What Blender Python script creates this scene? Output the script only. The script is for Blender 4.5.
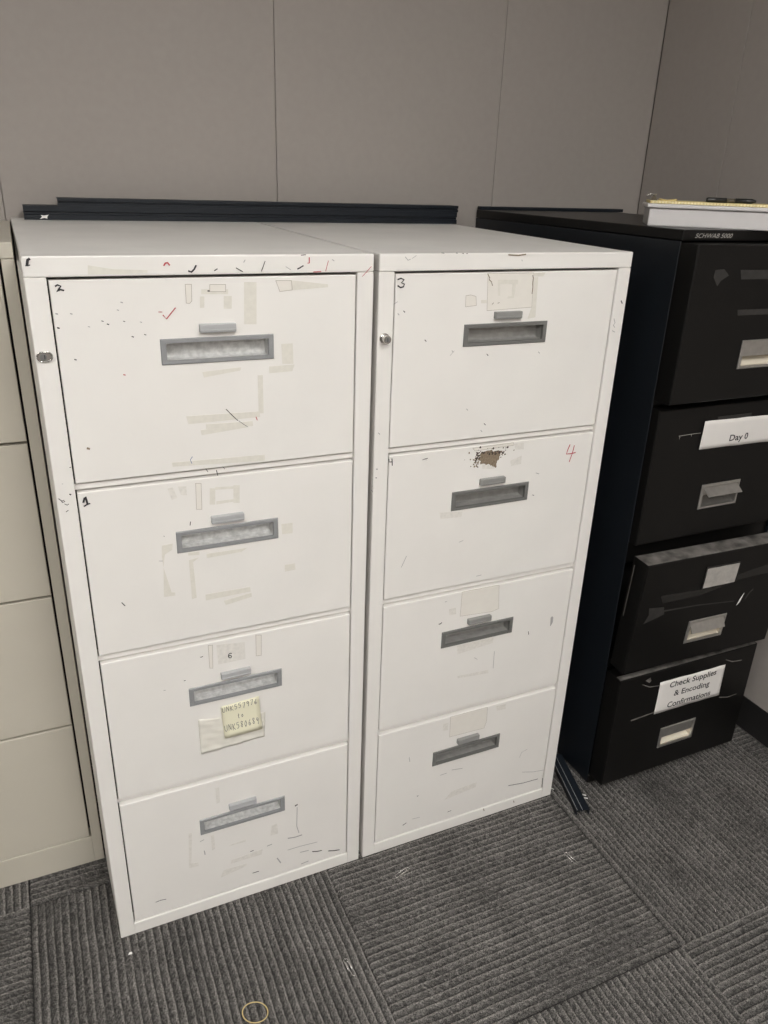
import bpy, bmesh, math, random
import numpy as np
from mathutils import Vector, Matrix

for o in list(bpy.data.objects):
    bpy.data.objects.remove(o)
scene = bpy.context.scene
COL = scene.collection

# ------------------------------------------------------------------ camera
PITCH, YAW, ROLL = (math.radians(a) for a in (23.4577, 24.9831, 2.0251))
CAM = Vector((-0.0031, -1.1959, 1.4342))
F = Vector((math.sin(YAW) * math.cos(PITCH), math.cos(YAW) * math.cos(PITCH), -math.sin(PITCH)))
Rt = F.cross(Vector((0, 0, 1))).normalized()
Up = Rt.cross(F)
c_, s_ = math.cos(ROLL), math.sin(ROLL)
R2 = c_ * Rt + s_ * Up
U2 = -s_ * Rt + c_ * Up
cam = bpy.data.cameras.new('camera')
cam.sensor_fit = 'VERTICAL'
cam.sensor_height = 36.0
cam.lens = 772.436 * 36.0 / 1024.0
cam.clip_start = 0.02
cam_ob = bpy.data.objects.new('camera', cam)
COL.objects.link(cam_ob)
m = Matrix((R2, U2, -F)).transposed().to_4x4()
m.translation = CAM
cam_ob.matrix_world = m
scene.camera = cam_ob

# ------------------------------------------------------------------ world, exposure
world = bpy.data.worlds.new('room_air')
scene.world = world
world.use_nodes = True
world.node_tree.nodes['Background'].inputs[0].default_value = (0.9, 0.95, 1.0, 1)
world.node_tree.nodes['Background'].inputs[1].default_value = 0.05
scene.view_settings.view_transform = 'Standard'
scene.view_settings.look = 'None'
scene.view_settings.gamma = 1.0
scene.view_settings.use_curve_mapping = False
scene.view_settings.exposure = 0.0
LAMP_POWER = 20.0          # emission strength of the ceiling troffers' diffusers
LAMP_TINT = (1.0, 0.985, 0.955)
CEIL = 2.62
# x, y of each ceiling light
LAMPS = [(0.55, -1.75), (0.55, -3.7), (-1.3, -1.75), (-1.3, -3.7)]

# ------------------------------------------------------------------ materials
def mat(name, col, rough=0.5, metal=0.0, noise=0.0, nscale=40.0, bump=0.0, bscale=200.0, spec=0.5, emit=None, alpha=1.0, stretch=None):
    mt = bpy.data.materials.new(name)
    mt.use_nodes = True
    nt = mt.node_tree
    b = nt.nodes['Principled BSDF']
    b.inputs['Base Color'].default_value = (*col, 1)
    b.inputs['Roughness'].default_value = rough
    b.inputs['Metallic'].default_value = metal
    b.inputs['Specular IOR Level'].default_value = spec
    b.inputs['Alpha'].default_value = alpha
    tc = nt.nodes.new('ShaderNodeTexCoord')
    vec = tc.outputs['Object']
    if stretch:
        mp = nt.nodes.new('ShaderNodeMapping')
        mp.inputs['Scale'].default_value = stretch
        nt.links.new(vec, mp.inputs[0]); vec = mp.outputs[0]
    if noise:
        n = nt.nodes.new('ShaderNodeTexNoise')
        n.inputs['Scale'].default_value = nscale
        n.inputs['Detail'].default_value = 5
        nt.links.new(vec, n.inputs['Vector'])
        r = nt.nodes.new('ShaderNodeMapRange')
        r.inputs['From Min'].default_value = 0.25; r.inputs['From Max'].default_value = 0.75
        r.inputs['To Min'].default_value = 1 - noise; r.inputs['To Max'].default_value = 1 + noise
        nt.links.new(n.outputs['Fac'], r.inputs['Value'])
        mx = nt.nodes.new('ShaderNodeVectorMath'); mx.operation = 'SCALE'
        mx.inputs[0].default_value = col
        nt.links.new(r.outputs[0], mx.inputs['Scale'])
        nt.links.new(mx.outputs[0], b.inputs['Base Color'])
    if bump:
        n2 = nt.nodes.new('ShaderNodeTexNoise')
        n2.inputs['Scale'].default_value = bscale
        n2.inputs['Detail'].default_value = 3
        nt.links.new(vec, n2.inputs['Vector'])
        bp = nt.nodes.new('ShaderNodeBump')
        bp.inputs['Strength'].default_value = bump
        bp.inputs['Distance'].default_value = 0.001
        nt.links.new(n2.outputs['Fac'], bp.inputs['Height'])
        nt.links.new(bp.outputs[0], b.inputs['Normal'])
    if emit:
        b.inputs['Emission Color'].default_value = (*LAMP_TINT, 1)
        b.inputs['Emission Strength'].default_value = emit
    return mt

M = {}
M['white'] = mat('white_enamel', (0.80, 0.778, 0.745), 0.42, noise=0.025, nscale=9, bump=0.06, bscale=260)
M['lit_top'] = mat('white_enamel_lit_top', (0.86, 0.84, 0.81), 0.36, spec=0.35, noise=0.06, nscale=7, bump=0.05)  # top enamel made lighter than the fronts, standing in for light on it
M['beige'] = mat('beige_enamel', (0.53, 0.495, 0.42), 0.42, noise=0.02, nscale=9, bump=0.06, bscale=260)
M['black'] = mat('black_enamel', (0.005, 0.0047, 0.0045), 0.36, spec=0.28, noise=0.15, nscale=12, bump=0.08, bscale=220)
M['blue_sheen'] = mat('black_enamel_blue_reflection', (0.0065, 0.009, 0.013), 0.4, noise=0.15, nscale=12, bump=0.06)  # blue reflection on the black side, painted into the base colour
M['gap'] = mat('dark_inside', (0.012, 0.011, 0.011), 0.8)  # near-black that paints shade into the drawer gaps
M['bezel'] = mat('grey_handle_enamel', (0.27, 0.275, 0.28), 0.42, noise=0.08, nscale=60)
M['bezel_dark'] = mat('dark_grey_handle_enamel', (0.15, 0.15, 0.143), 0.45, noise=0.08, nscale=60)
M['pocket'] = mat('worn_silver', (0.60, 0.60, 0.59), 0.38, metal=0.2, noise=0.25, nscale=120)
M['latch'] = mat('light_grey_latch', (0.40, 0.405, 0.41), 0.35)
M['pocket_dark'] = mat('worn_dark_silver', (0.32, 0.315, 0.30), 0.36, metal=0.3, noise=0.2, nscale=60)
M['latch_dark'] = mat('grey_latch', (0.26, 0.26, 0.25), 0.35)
M['chrome'] = mat('chrome', (0.62, 0.61, 0.59), 0.22, metal=1.0)
M['steel'] = mat('brushed_steel', (0.56, 0.545, 0.52), 0.3, metal=0.85, noise=0.1, nscale=80)
M['cream'] = mat('cream_pocket', (0.78, 0.72, 0.60), 0.35, metal=0.1)
M['wall'] = mat('taupe_wall_vinyl', (0.370, 0.336, 0.309), 0.75, noise=0.025, nscale=60, bump=0.25, bscale=700)
M['wall_edge'] = mat('taupe_wall_backing', (0.30, 0.27, 0.25), 0.8)
M['skirting'] = mat('black_skirting_vinyl', (0.016, 0.015, 0.015), 0.5)
M['ceiling'] = mat('white_ceiling_board', (0.72, 0.71, 0.68), 0.9, noise=0.05, nscale=80)
M['lamp_case'] = mat('white_lamp_metal', (0.75, 0.75, 0.73), 0.5)
M['diffuser'] = mat('lit_diffuser', (0.9, 0.9, 0.88), 0.5, emit=LAMP_POWER)
M['tape'] = mat('old_tape', (0.715, 0.69, 0.625), 0.5, noise=0.05, nscale=120)
M['film'] = mat('clear_film', (0.775, 0.745, 0.69), 0.3, noise=0.02, nscale=60)
M['film_edge'] = mat('film_edge_dirt', (0.40, 0.36, 0.31), 0.6)
M['residue'] = mat('glue_residue', (0.735, 0.71, 0.665), 0.55, noise=0.09, nscale=150)
M['smudge'] = mat('grey_smudge', (0.40, 0.39, 0.38), 0.6)
M['ink'] = mat('black_ink', (0.028, 0.026, 0.03), 0.6)
M['grey'] = mat('grey_scuff', (0.40, 0.39, 0.385), 0.6)
M['red'] = mat('red_ink', (0.46, 0.06, 0.075), 0.6)
M['blue'] = mat('blue_ink', (0.16, 0.21, 0.33), 0.6)
M['rust'] = mat('brown_rust', (0.24, 0.185, 0.13), 0.8, noise=0.4, nscale=300)
M['rust_dark'] = mat('dark_rust', (0.07, 0.05, 0.04), 0.8)
M['paper'] = mat('white_paper', (0.76, 0.735, 0.71), 0.7, noise=0.02, nscale=30)
M['note'] = mat('yellow_note_paper', (0.80, 0.77, 0.59), 0.7)
M['pouch'] = mat('yellowed_plastic', (0.77, 0.745, 0.675), 0.16, noise=0.05, nscale=40)
M['black_tape'] = mat('glossy_tape_on_black', (0.014, 0.0135, 0.013), 0.18, noise=0.4, nscale=60)
M['grey_tape'] = mat('scuffed_grey_tape', (0.15, 0.14, 0.13), 0.4, noise=0.85, nscale=38, stretch=(1, 1, 1))
M['old_tape_black'] = mat('dull_tape_on_black', (0.030, 0.0285, 0.027), 0.45, noise=0.3, nscale=80)
M['card'] = mat('dull_grey_card', (0.40, 0.38, 0.355), 0.4, noise=0.2, nscale=60)
M['dim_edge'] = mat('dim_gasket', (0.12, 0.11, 0.10), 0.5)
M['print_silver'] = mat('silver_print', (0.42, 0.40, 0.37), 0.5)
M['rail'] = mat('charcoal_rail_enamel', (0.011, 0.0145, 0.020), 0.42, spec=0.3, noise=0.15, nscale=30)
M['rail_edge'] = mat('pale_rail_edge', (0.34, 0.34, 0.34), 0.4)  # light grey for the strips along the floor rail
M['tray'] = mat('pale_grey_tray_enamel', (0.60, 0.58, 0.575), 0.4, noise=0.02)
M['yellow'] = mat('yellow_pad_paper', (0.70, 0.58, 0.27), 0.6, noise=0.08, nscale=90)
M['yellow_edge'] = mat('pad_page_edges', (0.80, 0.71, 0.43), 0.7, noise=0.25, nscale=150)
M['pen'] = mat('black_pen_plastic', (0.015, 0.015, 0.014), 0.3)
M['pen_grip'] = mat('smoky_pen_barrel', (0.10, 0.085, 0.06), 0.25)
M['rubber'] = mat('tan_rubber', (0.62, 0.49, 0.22), 0.5)
M['wire'] = mat('clip_wire', (0.65, 0.64, 0.62), 0.25, metal=0.9)
M['scrap'] = mat('white_scrap', (0.8, 0.79, 0.77), 0.7)

# carpet: tufted yarn, rib highlights and groove shade painted into its colour
def carpet_material():
    mt = bpy.data.materials.new('ribbed_carpet_yarn')
    mt.use_nodes = True
    nt = mt.node_tree; N = nt.nodes; L = nt.links
    b = N['Principled BSDF']
    b.inputs['Roughness'].default_value = 0.95
    b.inputs['Specular IOR Level'].default_value = 0.15
    at = N.new('ShaderNodeAttribute'); at.attribute_name = 'rib_shade'
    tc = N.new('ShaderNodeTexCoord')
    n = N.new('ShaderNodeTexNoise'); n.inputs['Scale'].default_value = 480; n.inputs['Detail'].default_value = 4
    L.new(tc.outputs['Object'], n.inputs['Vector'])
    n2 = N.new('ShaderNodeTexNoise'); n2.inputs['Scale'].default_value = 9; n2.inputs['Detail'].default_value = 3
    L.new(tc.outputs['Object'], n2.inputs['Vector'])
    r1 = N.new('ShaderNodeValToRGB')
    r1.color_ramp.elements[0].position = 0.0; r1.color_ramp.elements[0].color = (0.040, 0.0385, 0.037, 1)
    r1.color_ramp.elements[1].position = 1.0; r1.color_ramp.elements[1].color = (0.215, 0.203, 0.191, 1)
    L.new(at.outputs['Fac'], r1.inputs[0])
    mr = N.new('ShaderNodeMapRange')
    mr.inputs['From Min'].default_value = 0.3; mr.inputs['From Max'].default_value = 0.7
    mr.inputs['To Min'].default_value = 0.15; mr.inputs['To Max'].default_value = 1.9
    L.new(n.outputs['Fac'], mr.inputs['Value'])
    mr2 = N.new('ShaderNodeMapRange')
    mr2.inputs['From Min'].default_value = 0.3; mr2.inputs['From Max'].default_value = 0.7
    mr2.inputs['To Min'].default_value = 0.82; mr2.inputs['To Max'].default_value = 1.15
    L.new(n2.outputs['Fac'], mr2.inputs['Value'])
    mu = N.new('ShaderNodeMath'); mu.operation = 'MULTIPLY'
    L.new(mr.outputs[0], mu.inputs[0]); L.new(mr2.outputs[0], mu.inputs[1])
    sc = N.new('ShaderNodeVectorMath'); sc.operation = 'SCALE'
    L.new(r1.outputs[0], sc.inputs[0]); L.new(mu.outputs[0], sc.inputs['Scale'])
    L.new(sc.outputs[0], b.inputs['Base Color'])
    bp = N.new('ShaderNodeBump'); bp.inputs['Strength'].default_value = 0.8; bp.inputs['Distance'].default_value = 0.002
    L.new(n.outputs['Fac'], bp.inputs['Height']); L.new(bp.outputs[0], b.inputs['Normal'])
    return mt
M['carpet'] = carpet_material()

# ------------------------------------------------------------------ helpers
ORG = {}
class MB:
    """collects shapes in room coordinates, then links them as one mesh object"""
    def __init__(self):
        self.bm = bmesh.new()
    def box(self, x0, x1, y0, y1, z0, z1, bev=0.0, seg=1, mi=0):
        b2 = bmesh.new()
        vs = [b2.verts.new((x, y, z)) for x in (x0, x1) for y in (y0, y1) for z in (z0, z1)]
        for f in ((0, 1, 3, 2), (4, 6, 7, 5), (0, 4, 5, 1), (2, 3, 7, 6), (0, 2, 6, 4), (1, 5, 7, 3)):
            b2.faces.new([vs[i] for i in f])
        if bev:
            bmesh.ops.bevel(b2, geom=b2.edges[:], offset=bev, segments=seg, affect='EDGES', profile=0.5)
        self.merge(b2, mi)
        return self
    def merge(self, b2, mi=0):
        mp = {}
        for v in b2.verts:
            mp[v] = self.bm.verts.new(v.co)
        for f in b2.faces:
            try:
                nf = self.bm.faces.new([mp[v] for v in f.verts]); nf.material_index = mi
            except ValueError:
                pass
        b2.free()
    def poly(self, pts, mi=0):
        f = self.bm.faces.new([self.bm.verts.new(p) for p in pts]); f.material_index = mi
    def prism(self, pts, d, mi=0):
        """closed outline pts (3D, planar) pushed along vector d"""
        d = Vector(d)
        a = [self.bm.verts.new(p) for p in pts]
        b = [self.bm.verts.new(Vector(p) + d) for p in pts]
        fs = [self.bm.faces.new(a), self.bm.faces.new(b[::-1])]
        n = len(a)
        for i in range(n):
            fs.append(self.bm.faces.new((a[i], b[i], b[(i + 1) % n], a[(i + 1) % n])))
        for f in fs: f.material_index = mi
    def tube(self, pts, r, n=6, closed=False, mi=0):
        pts = [Vector(p) for p in pts]
        k = len(pts); rings = []
        for i, p in enumerate(pts):
            a = pts[(i - 1) % k] if (closed or i) else p
            b = pts[(i + 1) % k] if (closed or i < k - 1) else p
            t = (b - a).normalized()
            u = t.cross(Vector((0, 0, 1)))
            if u.length < 1e-3: u = t.cross(Vector((0, 1, 0)))
            u.normalize(); w = u.cross(t)
            rr = r[i] if isinstance(r, (list, tuple)) else r
            rings.append([self.bm.verts.new(p + rr * (math.cos(2 * math.pi * j / n) * u + math.sin(2 * math.pi * j / n) * w)) for j in range(n)])
        for i in range(k if closed else k - 1):
            A, B = rings[i], rings[(i + 1) % k]
            for j in range(n):
                f = self.bm.faces.new((A[j], A[(j + 1) % n], B[(j + 1) % n], B[j])); f.material_index = mi; f.smooth = True
        if not closed:
            self.bm.faces.new(rings[0][::-1]).material_index = mi
            self.bm.faces.new(rings[-1]).material_index = mi
    def ribbon(self, pts, w, y, t=0.0002):
        """pen stroke on a plane of constant y; pts are (x, z)"""
        pts = [Vector((p[0], p[1])) for p in pts]
        L, Rr = [], []
        for i, p in enumerate(pts):
            a = pts[max(i - 1, 0)]; b = pts[min(i + 1, len(pts) - 1)]
            d = (b - a)
            d = d.normalized() if d.length > 1e-9 else Vector((1, 0))
            nrm = Vector((-d.y, d.x)) * w / 2
            if i == 0: p = p - d * w * 0.4
            if i == len(pts) - 1: p = p + d * w * 0.4
            L.append(self.bm.verts.new((p.x + nrm.x, y - t, p.y + nrm.y)))
            Rr.append(self.bm.verts.new((p.x - nrm.x, y - t, p.y - nrm.y)))
        for i in range(len(pts) - 1):
            self.bm.faces.new((L[i], L[i + 1], Rr[i + 1], Rr[i]))
    def holed(self, x0, x1, z0, z1, hx0, hx1, hz0, hz1, yf, yb, bev=0.001):
        """a slab facing -y with a rectangular hole and softened front edges"""
        bm = self.bm
        def ring(ax0, ax1, az0, az1, y):
            return [bm.verts.new(p) for p in ((ax0, y, az0), (ax1, y, az0), (ax1, y, az1), (ax0, y, az1))]
        o1 = ring(x0 + bev, x1 - bev, z0 + bev, z1 - bev, yf)
        o2 = ring(x0, x1, z0, z1, yf + bev)
        o3 = ring(x0, x1, z0, z1, yb)
        h1 = ring(hx0, hx1, hz0, hz1, yf)
        h2 = ring(hx0, hx1, hz0, hz1, yb)
        for A, B in ((o1, h1), (o2, o1), (o3, o2), (h1, h2), (h2, o3)):
            for i in range(4):
                j = (i + 1) % 4
                bm.faces.new((A[i], A[j], B[j], B[i]))
    def build(self, name, material, parent=None, origin=None, smooth=False, recalc=True):
        bm = self.bm
        if recalc: bmesh.ops.recalc_face_normals(bm, faces=bm.faces[:])
        po = ORG[parent.name] if parent else Vector((0, 0, 0))
        if origin is None:
            if parent: origin = po
            else:
                cs = [v.co for v in bm.verts]
                lo = [min(c[i] for c in cs) for i in range(3)]; hi = [max(c[i] for c in cs) for i in range(3)]
                origin = ((lo[0] + hi[0]) / 2, (lo[1] + hi[1]) / 2, lo[2])
        origin = Vector(origin)
        bmesh.ops.translate(bm, verts=bm.verts[:], vec=-origin)
        me = bpy.data.meshes.new(name)
        bm.to_mesh(me); bm.free()
        if smooth:
            for p in me.polygons: p.use_smooth = True
        for mm in (material if isinstance(material, (list, tuple)) else [material]):
            me.materials.append(M[mm])
        o = bpy.data.objects.new(name, me)
        COL.objects.link(o)
        o.location = origin - po
        if parent: o.parent = parent
        ORG[o.name] = origin
        return o

def empty(name, loc, parent=None):
    o = bpy.data.objects.new(name, None)
    o.empty_display_size = 0.1
    COL.objects.link(o)
    o.location = loc
    ORG[o.name] = Vector(loc)
    return o
def tag(o, label, cat=None, group=None, kind=None):
    o['label'] = label
    if cat: o['category'] = cat
    if group: o['group'] = group
    if kind: o['kind'] = kind
    return o
def text_bm(s, size, shear=0.0, align='LEFT', bold=0.0):
    cu = bpy.data.curves.new('lettering', 'FONT')
    cu.body = s; cu.size = size; cu.shear = shear; cu.align_x = align; cu.resolution_u = 3; cu.offset = bold
    ob = bpy.data.objects.new('lettering', cu); COL.objects.link(ob)
    bpy.context.view_layer.update()
    me = bpy.data.meshes.new_from_object(ob.evaluated_get(bpy.context.evaluated_depsgraph_get()))
    b2 = bmesh.new(); b2.from_mesh(me)
    bpy.data.objects.remove(ob); bpy.data.meshes.remove(me); bpy.data.curves.remove(cu)
    return b2
def lettering(name, s, x, z, yfun, size, parent, material, shear=0.0, width=None, slope=0.0, align='LEFT', bold=0.0):
    """text standing on a plane facing -y, first baseline point at x, z"""
    b2 = text_bm(s, size, shear, align, bold)
    k = 1.0
    if width:
        xs = [v.co.x for v in b2.verts]; k = width / (max(xs) - min(xs))
    mb = MB()
    for v in b2.verts:
        u, w = v.co.x * k, v.co.y
        px, pz = x + u, z + w + slope * u
        v.co = (px, yfun(px, pz), pz)
    mb.merge(b2)
    return mb.build(name, material, parent, recalc=False)
MARKS = {
  'a1': [
    ('t',[[238.0,1260.5],[244.6,1260.3],[243.6,1243.5],[237.0,1243.7]]),
    ('t',[[240.6,1270.8],[281.3,1269.8],[281.0,1262.6],[240.2,1263.7]]),
    ('t',[[274.1,1260.2],[286.3,1259.9],[285.4,1240.8],[273.1,1241.2]]),
    ('t',[[306.3,1280.0],[325.6,1279.6],[323.5,1215.8],[303.8,1216.6]]),
    ('t',[[363.0,1183.0],[382.3,1183.1],[382.9,1149.7],[364.2,1150.8]]),
    ('t',[[342.0,1147.9],[384.8,1148.5],[380.8,1137.8],[341.7,1136.8]]),
    ('t',[[234.7,1146.1],[296.1,1149.8],[294.8,1144.6],[236.5,1137.2]]),
    ('t',[[322.6,1134.8],[331.0,1135.0],[330.5,1071.3],[322.3,1071.3]]),
    ('t',[[205.1,1077.5],[323.2,1075.0],[324.7,1065.5],[207.7,1064.2]]),
    ('t',[[235.5,1061.5],[311.5,1059.6],[311.9,1051.2],[235.0,1052.7]]),
    ('t',[[226.2,1052.9],[302.0,1054.4],[301.9,1049.9],[227.4,1043.9]]),
    ('o',[[217.3,1278.6],[226.4,1278.4],[225.4,1254.4],[221.9,1250.7],[217.0,1251.5]]),
    ('o',[[253.6,1277.5],[277.6,1277.0],[277.1,1266.6],[253.0,1267.2]]),
    ('o',[[356.0,1281.2],[381.3,1280.7],[382.7,1266.6],[362.1,1264.6]]),
    ('t',[[379.7,1281.3],[442.2,1273.9],[442.2,1269.3],[380.5,1266.1]]),
    ('t',[[177.1,1003.1],[330.1,999.2],[329.8,988.6],[178.1,996.2]]),
    ('p',[[181.8,1234.9],[186.2,1229.3],[200.3,1244.9]],['red',1.3]),
    ('p',[[175.8,1239.9],[180.6,1239.8]],['red',0.9]),
    ('p',[[268.8,1083.5],[279.0,1071.5],[286.6,1063.4]],['ink',1.1]),
    ('p',[[288.0,1062.5],[303.0,1050.6]],['ink',0.7]),
    ('p',[[210.0,1009.5],[206.5,1004.8],[208.5,998.5]],['blue',0.9]),
    ('p',[[317.3,1066.2],[319.0,1061.1]],['red',1.3]),
    ('p',[[250.4,1268.3],[252.0,1268.2]],['ink',2]),
    ('p',[[39.3,1279.9],[41.9,1281.5],[46.0,1279.7],[43.4,1276.4],[39.7,1272.5],[44.9,1275.2],[48.8,1274.0]],['ink',1.7]),
    ('p',[[230.4,986.4],[233.4,980.8]],['ink',1.0]),
    ('p',[[258.4,986.5],[261.6,982.6]],['ink',0.8]),
    ('p',[[94.9,1230.1],[96.8,1229.4]],['ink',1.2]),
    ('p',[[101.9,1225.3],[103.8,1224.7]],['ink',1.6]),
    ('p',[[134.6,1205.8],[136.6,1205.1]],['ink',1.5]),
    ('p',[[152.6,1208.0],[154.7,1207.3]],['ink',1.2]),
    ('p',[[54.2,1040.9],[56.2,1040.1]],['rust',3.2]),
    ('p',[[52.0,1176.8],[53.9,1176.1]],['ink',1.6]),
    ('p',[[34.8,1222.9],[36.6,1222.2]],['ink',2]),
    ('p',[[117.4,1150.1],[119.4,1149.3]],['red',1.6]),
    ('p',[[123.9,1255.6],[125.9,1254.9]],['grey',1.6]),
    ('p',[[117.7,1244.9],[119.6,1244.2]],['grey',1.3]),
    ('p',[[124.7,1228.6],[126.7,1227.9]],['ink',1]),
    ('p',[[54.2,1241.9],[56.0,1241.2]],['grey',1.6]),
    ('p',[[148.3,1226.5],[150.3,1225.8]],['grey',1.2]),
    ('p',[[75.7,1222.9],[77.6,1222.2]],['grey',1.2]),
    ('p',[[35.1,1242.5],[36.9,1241.9]],['grey',1.8]),
  ],
  'acap': [
    ('t',[[84.5,1307.3],[117.5,1301.5],[164.8,1299.6],[164.4,1295.3],[83.1,1294.8]]),
    ('p',[[188.4,1306.1],[190.5,1309.1],[193.7,1309.7],[196.0,1306.6]],['red',1.6]),
    ('p',[[223.4,1297.6],[227.2,1296.2],[231.3,1299.9],[234.2,1304.9]],['ink',1.8]),
    ('p',[[261.3,1297.6],[265.4,1300.1]],['ink',1.4]),
    ('p',[[294.2,1301.0],[303.5,1295.8]],['ink',1.3]),
    ('p',[[333.0,1296.0],[335.3,1301.1],[339.0,1310.1]],['ink',1.0]),
    ('p',[[391.1,1298.4],[395.4,1300.4],[399.8,1302.9]],['ink',1.6]),
    ('p',[[407.8,1306.8],[410.0,1306.8],[410.0,1314.7]],['red',1.5]),
    ('p',[[437.2,1294.5],[441.6,1309.8]],['red',1.0]),
    ('p',[[500.3,1285.3],[515.4,1300.2]],['red',0.9]),
    ('p',[[417.2,1293.4],[429.0,1293.9]],['red',1.4]),
    ('p',[[397.1,1318.7],[404.3,1319.3]],['ink',1.2]),
    ('p',[[448.2,1311.7],[451.2,1309.7]],['grey',1.2]),
    ('p',[[371.8,1302.0],[379.6,1297.3]],['grey',0.8]),
    ('p',[[306.1,1309.2],[308.2,1312.3]],['grey',1.2]),
    ('p',[[6.8,1308.5],[8.4,1315.0],[10.4,1316.2]],['ink',3]),
    ('p',[[5.3,1307.7],[10.1,1308.4]],['ink',1.6]),
  ],
  'a2': [
    ('t',[[235.0,951.0],[244.2,949.7],[242.6,920.6],[233.3,922.0]]),
    ('t',[[274.8,951.3],[285.4,949.9],[284.0,917.8],[273.3,919.3]]),
    ('t',[[244.4,952.0],[274.7,949.4],[274.5,944.9],[244.1,947.2]]),
    ('t',[[244.7,926.4],[273.7,926.1],[273.4,921.6],[244.4,920.4]]),
    ('t',[[356.4,866.8],[377.1,866.4],[376.8,846.1],[357.5,847.2]]),
    ('t',[[360.9,785.2],[380.2,785.1],[381.2,772.1],[361.4,771.5]]),
    ('t',[[222.4,831.8],[294.4,831.3],[283.0,825.2],[223.0,823.7]]),
    ('t',[[150.1,859.9],[167.8,860.8],[166.3,849.4],[153.5,842.7],[149.6,819.1],[148.4,838.9]]),
    ('t',[[149.6,819.1],[159.2,769.2],[165.1,768.0],[164.7,761.9],[145.8,762.9]]),
    ('t',[[192.2,839.1],[210.8,838.6],[210.4,831.9],[191.9,834.4]]),
    ('t',[[192.3,825.2],[209.0,827.4],[199.0,820.0],[200.6,750.5],[192.6,749.2]]),
    ('t',[[216.3,753.5],[296.0,753.1],[296.4,743.6],[216.4,741.8]]),
    ('t',[[247.3,734.5],[297.8,740.4],[298.3,732.5],[250.6,725.3]]),
    ('o',[[212.4,963.2],[221.2,962.0],[219.7,915.6],[210.8,917.0]]),
    ('f',[[167.0,960.1],[175.4,960.8],[181.3,941.7],[172.1,939.3]]),
    ('f',[[183.7,961.5],[197.0,959.7],[196.9,944.3],[187.6,945.6]]),
    ('p',[[38.3,954.6],[40.6,961.0],[42.1,962.9],[43.0,957.1],[43.7,951.4]],['ink',2.2]),
    ('p',[[38.6,947.6],[42.6,949.8],[47.1,950.9]],['ink',1.8]),
    ('p',[[198.4,890.0],[199.5,895.9]],['ink',1.4]),
    ('p',[[143.5,832.8],[149.2,831.8]],['grey',1.0]),
    ('p',[[77.1,766.5],[81.3,759.8]],['ink',1.6]),
    ('p',[[154.2,877.2],[155.5,876.3]],['grey',1.2]),
  ],
  'astile': [
    ('p',[[3.8,965.8],[7.1,962.2],[8.2,958.9],[11.8,960.1],[10.1,962.6],[8.0,961.2]],['ink',0.9]),
    ('p',[[11.3,956.0],[14.6,953.8],[16.6,955.3]],['ink',0.9]),
    ('p',[[11.5,942.9],[14.7,945.0]],['ink',1.0]),
    ('p',[[20.3,971.1],[21.4,970.3]],['ink',2.0]),
    ('p',[[25.4,1014.1],[27.3,1014.6]],['ink',1]),
    ('p',[[11.5,989.4],[12.4,989.2]],['grey',1]),
    ('p',[[247.1,982.6],[248.6,973.6]],['ink',1.4]),
  ],
  'a3': [
    ('f',[[229.5,645.9],[281.5,639.9],[281.9,603.4],[230.8,603.4]]),
    ('o',[[214.8,648.6],[222.5,647.6],[220.5,598.4],[214.8,599.8]]),
    ('o',[[302.8,650.5],[313.1,648.1],[311.7,603.8],[302.0,604.9]]),
    ('p',[[199.8,627.7],[203.8,628.4]],['ink',1.4]),
    ('p',[[167.3,585.4],[169.4,585.2]],['ink',1.4]),
    ('p',[[130.4,574.0],[133.1,573.7]],['grey',1.2]),
  ],
  'six': [
    ('p',[[255.9,622.3],[253.1,623.4],[250.4,620.7],[249.9,616.5],[251.5,613.6],[254.4,613.3],[255.6,615.5],[254.3,618.4],[251.4,618.3]],['ink',1.15]),
  ],
  'pocket': [
    ('q',[[186.4,492.8],[224.8,490.5],[315.4,473.3],[311.7,415.2],[266.6,412.6],[187.0,413.4]]),
  ],
  'note': [
    ('q',[[229.6,511.7],[303.2,515.9],[306.6,440.6],[232.7,439.7]]),
  ],
  'a4': [
    ('f',[[193.9,199.5],[200.6,198.7],[200.7,160.5],[194.3,158.9]]),
    ('f',[[320.5,177.0],[332.5,178.4],[334.3,149.8],[317.4,150.3]]),
    ('f',[[229.1,159.3],[264.5,161.0],[264.2,154.9],[230.3,156.4]]),
    ('f',[[233.1,116.2],[299.6,119.9],[296.7,105.3],[230.3,106.7]]),
    ('f',[[215.7,95.3],[265.1,93.2],[262.5,86.6],[207.8,76.6]]),
    ('f',[[151.1,222.4],[157.6,221.1],[151.0,141.7],[165.6,138.5],[164.9,128.4],[145.8,130.4]]),
    ('f',[[209.4,318.4],[217.2,317.8],[216.9,278.6],[209.8,278.4]]),
    ('p',[[354.3,95.5],[380.3,95.1],[421.0,91.6]],['grey',1.2]),
    ('p',[[410.6,67.7],[421.9,63.7],[431.3,62.5]],['ink',2.0]),
    ('p',[[448.0,54.3],[460.1,49.9],[473.3,47.1]],['ink',1.9]),
    ('p',[[382.6,77.3],[400.4,75.2]],['grey',2]),
    ('p',[[330.3,81.7],[337.3,65.7]],['grey',2.6]),
    ('p',[[275.9,61.6],[288.5,61.3]],['ink',1.8]),
    ('p',[[372.9,213.3],[376.8,214.9]],['ink',3]),
    ('p',[[376.7,207.7],[375.1,155.7],[379.8,135.0]],['grey',1.2]),
    ('p',[[355.9,128.7],[370.7,125.9],[385.7,126.3]],['grey',2.4]),
    ('p',[[273.4,124.4],[279.2,125.2]],['ink',1.6]),
    ('p',[[178.4,165.5],[179.6,155.3]],['grey',2]),
    ('p',[[384.8,42.3],[400.2,43.7]],['grey',2]),
    ('p',[[309.4,125.3],[319.1,126.4]],['grey',2]),
    ('p',[[172.1,193.3],[179.3,195.2]],['grey',1.6]),
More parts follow.
